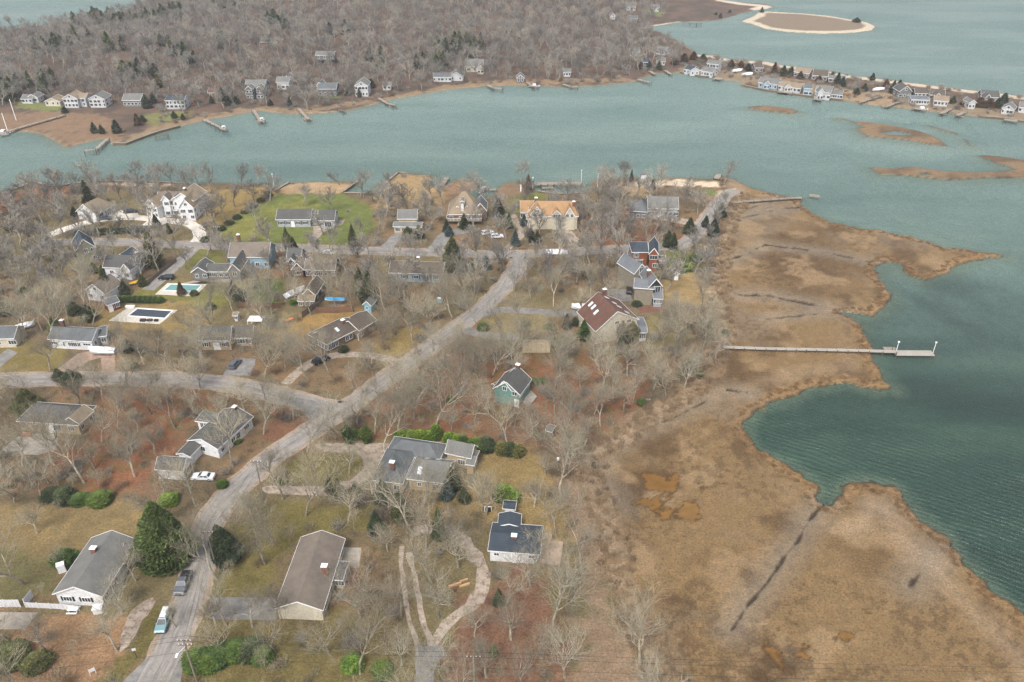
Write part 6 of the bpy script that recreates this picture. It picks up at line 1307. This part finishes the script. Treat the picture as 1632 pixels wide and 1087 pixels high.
LAWNS = [world_poly(p) for p in ([(890,800),(930,735),(1000,690),(1060,650),(1075,700),(1000,1150),(940,1150),(905,920)],[(600,309),(636,277),(695,280),(712,300),(728,287),(760,288),(756,304),(720,318),(610,322)],[(785,322),(797,297),(812,291),(850,291),(856,306),(940,310),(935,322),(800,330)],[(1060,384) ,(1130,384),(1150,345),(1180,300),(1130,330)],[(325,385),(345,365),(430,318),(455,303),(545,308),(590,330),(600,365),(560,392)],[(-60,812),(225,786),(235,850),(100,900),(60,950),(-60,950)],[(20,985),(215,985),(185,1060),(0,1110)],
 [(185,475),(265,447),(402,460),(345,497),(250,478)],[(100,505),(300,480),(330,515),(150,524)],[(445,745),(475,725),(578,735),(530,772),(460,775)],[(770,712),(850,720),(905,830),(930,890),(865,910),(800,830),(700,830)],
 [(780,503),(868,502),(880,522),(790,533)],[(438,306),(461,293),(570,290),(545,308)],[(240,325),(440,297),(440,305),(345,362)],[(1075,440),(1152,450),(1145,490),(1080,485)],[(-60,545),(110,560),(90,592),(-60,598)],[(510,498),(590,500),(520,530),(440,540)],[(1000,285),(1150,285),(1150,320),(1100,318),(1000,312)],[(245,965),(275,960),(225,1050),(185,1087)])]
CLEARP.append(world_poly([(240,440),(345,440),(335,500),(235,500)])); CLEARP.append(world_poly([(168,480),(300,480),(300,540),(150,540)])); CLEARP.append(world_poly([(215,880),(335,880),(325,960),(225,960)]))
CLEARP.append(world_poly([(775,610),(862,610),(862,668),(775,668)]))
CLEARP.append(world_poly([(826,600),(884,600),(888,556),(822,556)]))
MANUAL = [(187,1037,1,.95),(38,930,0,1.15),(137,502,2,1.0),(109,515,6,.85),(97,722,4,1.15),(88,742,0,.9),(349,1045,3,.75),(361,998,4,.8),(403,1000,5,.8),(423,900,7,1.0),(436,868,2,.9),(487,822,4,1.0),(508,795,6,.9),(468,668,2,.8),(570,680,3,.8),(613,720,0,.9),(660,668,4,1.0),(505,575,8,1.0),(595,600,5,.9),(785,598,0,.9),(794,590,2,.85),(818,587,6,.8),(763,607,1,.95),(895,585,7,1.0),
 (730,905,8,1.0),(775,820,2,.85),(768,813,6,.75),(887,855,4,.8),(852,808,8,.8),(925,897,7,.95),(845,935,3,1.0),(640,985,1,.9),(596,962,4,.85),(575,985,3,.8),(660,850,0,1.0),(535,488,6,.7),(563,497,2,1.0),(440,1040,1,.8),(524,1040,4,.75),(75,1040,8,.9),(280,1000,8,.6),(690,560,7,.8),(940,480,6,.9),(960,470,2,.9),(1075,500,5,.7),(1120,560,3,1.1),(1140,580,7,1.0),(1090,620,3,1.0),(1000,600,7,1.0),(960,620,3,1.1),
 (38,545,0,.85),(80,590,4,1.0),(60,850,8,.8),(410,360,1,.9),(515,375,2,.8),(375,330,5,.9),(500,400,6,.7),(398,410,4,.8),(360,350,7,.9),(240,345,2,.9),(205,350,6,.8),(160,360,1,.8),(530,400,5,.8),(700,985,7,.9),(815,1020,3,.9),(900,1080,1,1.0),(320,620,3,.9),(390,655,8,1.0),(215,760,1,1.0),(135,770,4,1.1),(450,985,3,.7),(345,1000,8,.8),(640,1060,7,.7),(775,1080,3,.8),(855,890,5,.7)]
pts = []          # (x, y, variant, scale)
cell = {}
def far_enough(x, y, d):
    cx, cy = int(x//8), int(y//8)
    for i in (-1, 0, 1):
        for j in (-1, 0, 1):
            for a, b_ in cell.get((cx+i, cy+j), ()):
                if (a-x)**2+(b_-y)**2 < d*d: return False
    return True
def put(x, y, v, s_): pts.append((x, y, v, s_)); cell.setdefault((int(x//8), int(y//8)), []).append((x, y))
for x, y, v, s_ in MANUAL: g = G(x, y); put(g[0], g[1], v, s_)
cand = [(rng.uniform(-230, 150), rng.uniform(45, 330)) for _ in range(12500)]
CX, CY = np.array(cand).T
dnc = sdist(nearP, CX, CY, 40); inmc = inside(marshP, CX, CY); ok = (dnc > 3.0) & ~inmc
wd_ = np.zeros(len(CX), bool); lw_ = np.zeros(len(CX), bool)
for P in WOODS: wd_ |= inside(P, CX, CY)
for P in LAWNS: lw_ |= inside(P, CX, CY)
px_, py_ = PX(CX, CY); vis = (px_ > -420) & (px_ < 1750) & (py_ < 1900)
for i in range(len(CX)):
    if not ok[i] or not vis[i]: continue
    if lw_[i] and rng.random() > .10: continue
    d = 4.7 if wd_[i] else (13 if lw_[i] else 6.2)
    x, y = CX[i], CY[i]
    if not far_enough(x, y, d) or blocked(x, y, .8): continue
    if any((x-a)**2+(y-b_)**2 < (r*.9)**2 for a, b_, r in used): continue
    if y < 118 and px_[i] < 600 and rng.random() < .35: continue
    put(x, y, rng.randint(0, 8), rng.uniform(.62, 1.05)*(1.0 if y < 250 else 1.02))
def shown(p): q = PX(p[0], p[1]); return -90 < q[0] < 1700 and q[1] < 1190
pts.sort(key=lambda p: (not shown(p), p[1])); near_pts, mid_pts = pts[:284], pts[284:]
TI = []; ADJ = ['tall bare tree', 'wide bare tree', 'tall bare tree', 'spreading bare tree', 'bare tree', 'slim bare tree', 'tall bare tree', 'bare tree', 'low bare tree']
protos = {}
for x, y, v, s_ in near_pts:
    if v not in protos:
        r = bpy.data.objects.new('bare_tree', None); COL.objects.link(r); r['category'] = 'tree'
        k = [link('trunk', BARE[v][0], r), link('crown', BARE[v][1], r)]; protos[v] = (r, k)
        r.location = (x, y, 0); r.rotation_euler = (0, 0, rng.uniform(0, 6.28)); r.scale = (s_, s_, s_)
    else: r = copy_tree(protos[v][0], (x, y, 0), rng.uniform(0, 6.28), (s_*rng.uniform(.9, 1.15), s_*rng.uniform(.9, 1.15), s_), protos[v][1])
    TI.append((r, x, y, ADJ[v].rsplit(' ', 1)[0]))
# far wood
FP = []
fc = [(rng.uniform(-700, 620), rng.uniform(330, 1080)) for _ in range(42000)]; CX, CY = np.array(fc).T
px_, py_ = PX(CX, CY); k_ = (px_ > -160) & (px_ < 1760); CX, CY = CX[k_], CY[k_]; px_, py_ = px_[k_], py_[k_]
dfc = sdist(farP, CX, CY, 80); hz = height(CX, CY)[0]
spit = (px_ > 1080) & (py_ > 80); edgew = np.clip((dfc-12)/30, 0, 1)
fcell = {}
for i in range(len(CX)):
    if dfc[i] < 7: continue
    if spit[i]: continue
    if px_[i] > 1060 and py_[i] < 60: continue
    if dfc[i] < 45 and rng.random() > .40+.60*edgew[i]: continue
    if px_[i] < 260 and py_[i] > 168: continue
    x, y = CX[i], CY[i]; key = (int(x//6), int(y//6)); d = 5.0 if py_[i] > 60 else 6.0; bad = False
    for a in (-1, 0, 1):
        for b_ in (-1, 0, 1):
            for q in fcell.get((key[0]+a, key[1]+b_), ()):
                if (q[0]-x)**2+(q[1]-y)**2 < d*d: bad = True; break
            if bad: break
        if bad: break
    if bad or blocked(x, y, 2.0 if py_[i] > 100 else 0): continue
    if any(P0[1]-22 < y < P0[1] and abs((x-(P0+ex*L/2)[0])) < L/2+2 for P0, ex, ey, L, W in RECTS if P0[1] > 330): 
        if rng.random() > .8: continue
    fcell.setdefault(key, []).append((x, y)); FP.append((x, y, max(hz[i]-.3, 0), rng.randint(0, 4), rng.uniform(.6, 1.1)))
print('near', len(near_pts), 'mid', len(mid_pts), 'far', len(FP))
# the four variants of the far trees stand as trees of their own; the wood repeats them
FP.sort(key=lambda p: p[1]); SRC = []
for v in range(5):
    j = next(i for i, p in enumerate(FP) if p[3] == v); x, y, z, _, s_ = FP.pop(j)
    o = link('bare_tree', FARB[v], None, (x, y, z), rng.uniform(0, 6)); o['category'] = 'tree'; SRC.append(o); TI.append((o, x, y, 'hazy grey'))
auto_labels(TI, 'tree', 'bare winter trees')
def scatter(name, P, sources, mat=None):
    """many copies of the source objects standing at the points: (x, y, z, variant, scale)"""
    me = bpy.data.meshes.new(name); me.from_pydata([p[:3] for p in P], [], [])
    for nm, ty, arr in (('variant', 'INT', [p[3] for p in P]), ('size', 'FLOAT', [p[4] for p in P]), ('turn', 'FLOAT', [rng.uniform(0, 6.28) for p in P])):
        a = me.attributes.new(nm, ty, 'POINT'); a.data.foreach_set('value', arr)
    o = bpy.data.objects.new(name, me); COL.objects.link(o); o['kind'] = 'stuff'
    g = bpy.data.node_groups.new(name+'_scatter', 'GeometryNodeTree'); g.interface.new_socket('Geometry', in_out='INPUT', socket_type='NodeSocketGeometry'); g.interface.new_socket('Geometry', in_out='OUTPUT', socket_type='NodeSocketGeometry')
    N = g.nodes; Lk = g.links; gi = N.new('NodeGroupInput'); go = N.new('NodeGroupOutput'); ip = N.new('GeometryNodeInstanceOnPoints'); jn = N.new('GeometryNodeJoinGeometry')
    for s_ in sources[::-1]:
        oi = N.new('GeometryNodeObjectInfo'); oi.inputs['Object'].default_value = s_; oi.inputs['As Instance'].default_value = True; oi.transform_space = 'ORIGINAL'; Lk.new(oi.outputs['Geometry'], jn.inputs[0])
    def attr(nm, ty):
        a = N.new('GeometryNodeInputNamedAttribute'); a.data_type = ty; a.inputs['Name'].default_value = nm; return a.outputs[0]
    Lk.new(gi.outputs[0], ip.inputs['Points']); Lk.new(jn.outputs[0], ip.inputs['Instance']); ip.inputs['Pick Instance'].default_value = True
    Lk.new(attr('variant', 'INT'), ip.inputs['Instance Index']); Lk.new(attr('size', 'FLOAT'), ip.inputs['Scale'])
    cx = N.new('ShaderNodeCombineXYZ'); Lk.new(attr('turn', 'FLOAT'), cx.inputs[2]); Lk.new(cx.outputs[0], ip.inputs['Rotation']); Lk.new(ip.outputs[0], go.inputs[0])
    o.modifiers.new('scatter', 'NODES').node_group = g; return o
scatter('far_woods', [(x, y, 0, v % 5, s_*1.05) for x, y, v, s_ in mid_pts]+FP, SRC)
# evergreens of the far side
n_ev = 0
clumps = [(20,150,10),(60,140,8),(90,90,10),(130,75,6),(110,30,14),(150,28,14),(190,33,14),(230,30,14),(270,18,12),(370,8,8),(75,28,8),(200,128,5),(245,128,5),(268,90,4),(180,95,5),(290,105,5),(360,85,6),(440,42,7),(545,60,5),(590,100,6),(700,85,9),(730,75,9),(750,80,7),(690,100,8),(765,78,6),(810,82,5),(835,100,5),(850,62,3),(910,58,3),(560,115,6),(480,75,4),(1010,5,8),(1030,25,8),(1060,10,8),(1100,8,6),(960,35,5),(1030,75,8),(1060,75,6),(640,80,5),(360,145,6),(325,150,4),(225,165,4),(145,160,3),(870,110,6),(980,100,6),(950,60,4),(420,120,5)]
for x, y, k in clumps:
    for i in range(k):
        if n_ev > 150 or i > k*.75: break
        qx, qy = x+rng.gauss(0, 13), y+rng.gauss(0, 4); g = G(qx, qy+6)
        if sdist(farP, np.array([g[0]]), np.array([g[1]]), 20)[0] < 6 or blocked(g[0], g[1], .5): continue
        evergreen(0, 0, rng.uniform(7, 10.5), rng.uniform(6, 10), rng.choice(['dark', 'olive', 'olive', 'green']), 'pine' if rng.random() < .85 else 'cone', 'evergreen_tree', 0, world=g[:2]); n_ev += 1
for x, y, h, wd, kd in [(151,212,6,4,'dark'),(163,213,5,3.6,'dark'),(187,212,7.5,5,'dark'),(220,200,7,5,'rust'),(228,194,4,4,'dark'),(104,180,4,4,'dark'),(235,172,7,6,'dark'),(245,165,7,5,'dark'),(292,190,3.5,3,'dark'),(278,188,4,4,'dark'),(355,160,8,6,'dark'),(365,168,6,5,'dark'),(376,165,5,5,'dark'),(338,165,5,4,'dark'),(431,168,4,4,'dark'),(462,170,6,2.6,'dark'),(573,155,6,2.6,'dark'),(557,150,4,7,'dark'),(592,140,6,6,'dark'),(65,158,6,5,'dark'),(128,165,6,5,'dark'),(1034,110,6,5,'dark'),(1050,111,6,4.5,'dark'),(1020,110,5,5,'rust'),(1075,103,6,6,'rust'),(1090,98,6,7,'rust'),(1105,95,6,7,'rust'),(1120,97,5,6,'dark'),(1233,120,9,5,'rust'),(1248,121,7,6,'dark'),(1260,120,6,5,'dark'),(1165,108,6,6,'rust'),(1180,110,6,6,'rust'),(1192,112,5,5,'dark'),(1275,125,5,5,'rust'),(1334,135,8,5,'dark'),(1342,137,6,5,'dark'),(1325,128,6,4,'dark'),(1377,145,5,5,'dark'),(1390,128,5,4,'dark'),(1365,150,4,4.5,'dark'),(1422,148,8,5,'dark'),(1430,150,9,6,'dark'),(1440,152,6,5,'dark'),(1412,138,5,5,'rust'),(1452,152,4,4,'dark'),(1305,130,4,5,'rust'),(1518,165,5,4,'olive'),(1560,170,6,7,'rust'),(1575,172,6,7,'rust'),(1598,166,7,6,'dark'),(1588,172,6,5,'dark'),(1530,170,3,4,'rust'),(1612,176,4,4,'dark'),(1148,28,4,4,'dark'),(1141,24,3,3,'dark'),(1163,20,3,3,'dark'),(1365,35,4,8,'dark'),(1214,20,5,4,'dark')]:
    evergreen(x, y, h*.85, wd*1.15, kd, 'pine' if rng.random() < .8 else 'cone', 'evergreen_tree', 0)
# low hedge-like scrub of the spit and the shore: bare shrubs
BS = [brush_mesh('bare_shrub', 60, 2.2, 3.0, BRUSHM, .02, 3, .45), brush_mesh('bare_shrub', 70, 1.5, 3.4, TWIG, .018, 4, .4), brush_mesh('bare_shrub', 60, 3.0, 3.2, FTWIG, .03, 5, .5)]
BS.append(segs_mesh('bare_sapling', [(a*.42, b_*.42, ra*.3, rb*.3, lv) for a, b_, ra, rb, lv in grow(random.Random(77), 13, .7, (3, 3, 3, 4), 4, .2)], TWIG, .008, lambda lv: 3))
bso = []
for v, (x, y) in enumerate(((905, 760), (890, 905), (1110, 575), (650, 640))):
    g = G(x, y); o = link('bare_shrub', BS[v], None, (g[0], g[1], 0)); tag(o, ['bare brown shrub left of the ochre marsh pond on the wood edge', 'pale bare shrub right of the plank deck cottage lawn', 'tall bare grey shrub at the landward end of the long pier', 'slender bare sapling in russet leaves right of the diagonal road'][v], 'shrub'); bso.append(o)
BP = []; cand = [(rng.uniform(-230, 150), rng.uniform(76, 340)) for _ in range(16000)]; CX, CY = np.array(cand).T
px_, py_ = PX(CX, CY); dnc = sdist(nearP, CX, CY, 40); inmc = inside(marshP, CX, CY); wd_ = np.zeros(len(CX), bool); lw_ = np.zeros(len(CX), bool)
for P in WOODS: wd_ |= inside(P, CX, CY)
for P in LAWNS: lw_ |= inside(P, CX, CY)
dm = sdist(marshP, CX, CY, 15); nz = vnoise(CX, CY, 11, 77)
for i in range(len(CX)):
    if dnc[i] < 1.5 or px_[i] < -60 or px_[i] > 1700 or py_[i] > 1180: continue
    if inmc[i] and dm[i] > 1: continue
    pr = .75 if -9 < dm[i] <= 0 and CY[i] < 330 else (.42 if wd_[i] else .18)
    if lw_[i]: pr = .015
    pr *= .35+1.3*nz[i]
    if rng.random() > pr or blocked(CX[i], CY[i], .2): continue
    BP.append((CX[i], CY[i], 0, rng.choice([0, 1, 3, 3, 2]) if dm[i] < -9 else rng.choice([0, 0, 1]), rng.uniform(.45, 1.05)))
cand = [(rng.uniform(-420, 460), rng.uniform(330, 560)) for _ in range(9000)]; CX, CY = np.array(cand).T; px_, py_ = PX(CX, CY); dfc = sdist(farP, CX, CY, 60)
for i in range(len(CX)):
    if dfc[i] < 4 or dfc[i] > 60 or (px_[i] < 250 and py_[i] > 170): continue
    if rng.random() > (.5 if px_[i] < 1060 else .8) or blocked(CX[i], CY[i], .3): continue
    BP.append((CX[i], CY[i], 0, rng.choice([0, 2]), rng.uniform(.5, 1.1)))
scatter('undergrowth', BP, bso)
# marsh reeds: pale stalks at the wood edge and dark gold tufts along the banks
RS = [brush_mesh('reed_tuft', 40, 1.6, 2.2, REEDM, .018, 8, .75), brush_mesh('marsh_grass_tuft', 40, .7, 2.0, bark('marsh_straw', rgb(156,128,94,.8), rgb(112,88,62,.8)), .018, 9, .5)]
ro = []
for v, (x, y) in enumerate(((960, 870), (1215, 655))):
    g = G(x, y); o = link(['reed_clump', 'grass_clump'][v], RS[v], None, (g[0], g[1], 0)); tag(o, ['clump of pale reeds on the left rim of the marsh', 'tuft of golden marsh grass above the cove bank'][v], 'reeds'); ro.append(o)
RP = []; cand = [(rng.uniform(-10, 210), rng.uniform(80, 300)) for _ in range(60000)]; CX, CY = np.array(cand).T; px_, py_ = PX(CX, CY)
dnc = sdist(nearP, CX, CY, 20)+(vnoise(CX, CY, 2.2, 3)-.5)*1.3+(vnoise(CX, CY, 6, 4)-.5)*1.6; dm = sdist(marshP, CX, CY, 20)
for i in range(len(CX)):
    if px_[i] > 1700 or py_[i] > 1150 or blocked(CX[i], CY[i], 0): continue
    if .8 < dnc[i] < 3.2 and dm[i] > 0:
        if rng.random() < .8: RP.append((CX[i], CY[i], -.05, 1, rng.uniform(.4, .9)))
    elif -1 < dm[i] < 6 and dnc[i] > 4 and rng.random() < .5: RP.append((CX[i], CY[i], 0, 0, rng.uniform(.35, .9)))
scatter('marsh_reeds', RP, ro)
auto_labels([(o, x, y, {'bush': 'rounded '+c, 'cone': 'conical '+c, 'pine': 'broad '+c, 'column': 'narrow '+c}[s]) for o, x, y, c, s in EVI if s != 'bush'], 'evergreen', 'evergreen trees')
auto_labels([(o, x, y, 'rounded '+c) for o, x, y, c, s in EVI if s == 'bush'], 'shrub', 'clipped and wild green shrubs')
for v, o in enumerate(SRC): pass
# ------------------------------------------------------------------ haze
hb = MB(); hb.box((0, 600, 60), 2600, 1500, 134); hz_o = hb.build('haze', None); hz_o['kind'] = 'stuff'
m = bpy.data.materials.new('haze'); m.use_nodes = True; n = m.node_tree; n.nodes.clear(); ov_ = n.nodes.new('ShaderNodeOutputMaterial'); pv = n.nodes.new('ShaderNodeVolumePrincipled')
pv.inputs['Density'].default_value = .00023; pv.inputs['Color'].default_value = (.78, .80, .86, 1); pv.inputs['Anisotropy'].default_value = .2
n.links.new(pv.outputs[0], ov_.inputs['Volume']); hz_o.data.materials.append(m)
print('objects', len(bpy.data.objects), 'labels', len([o for o in COL.objects if o.get('label')]))
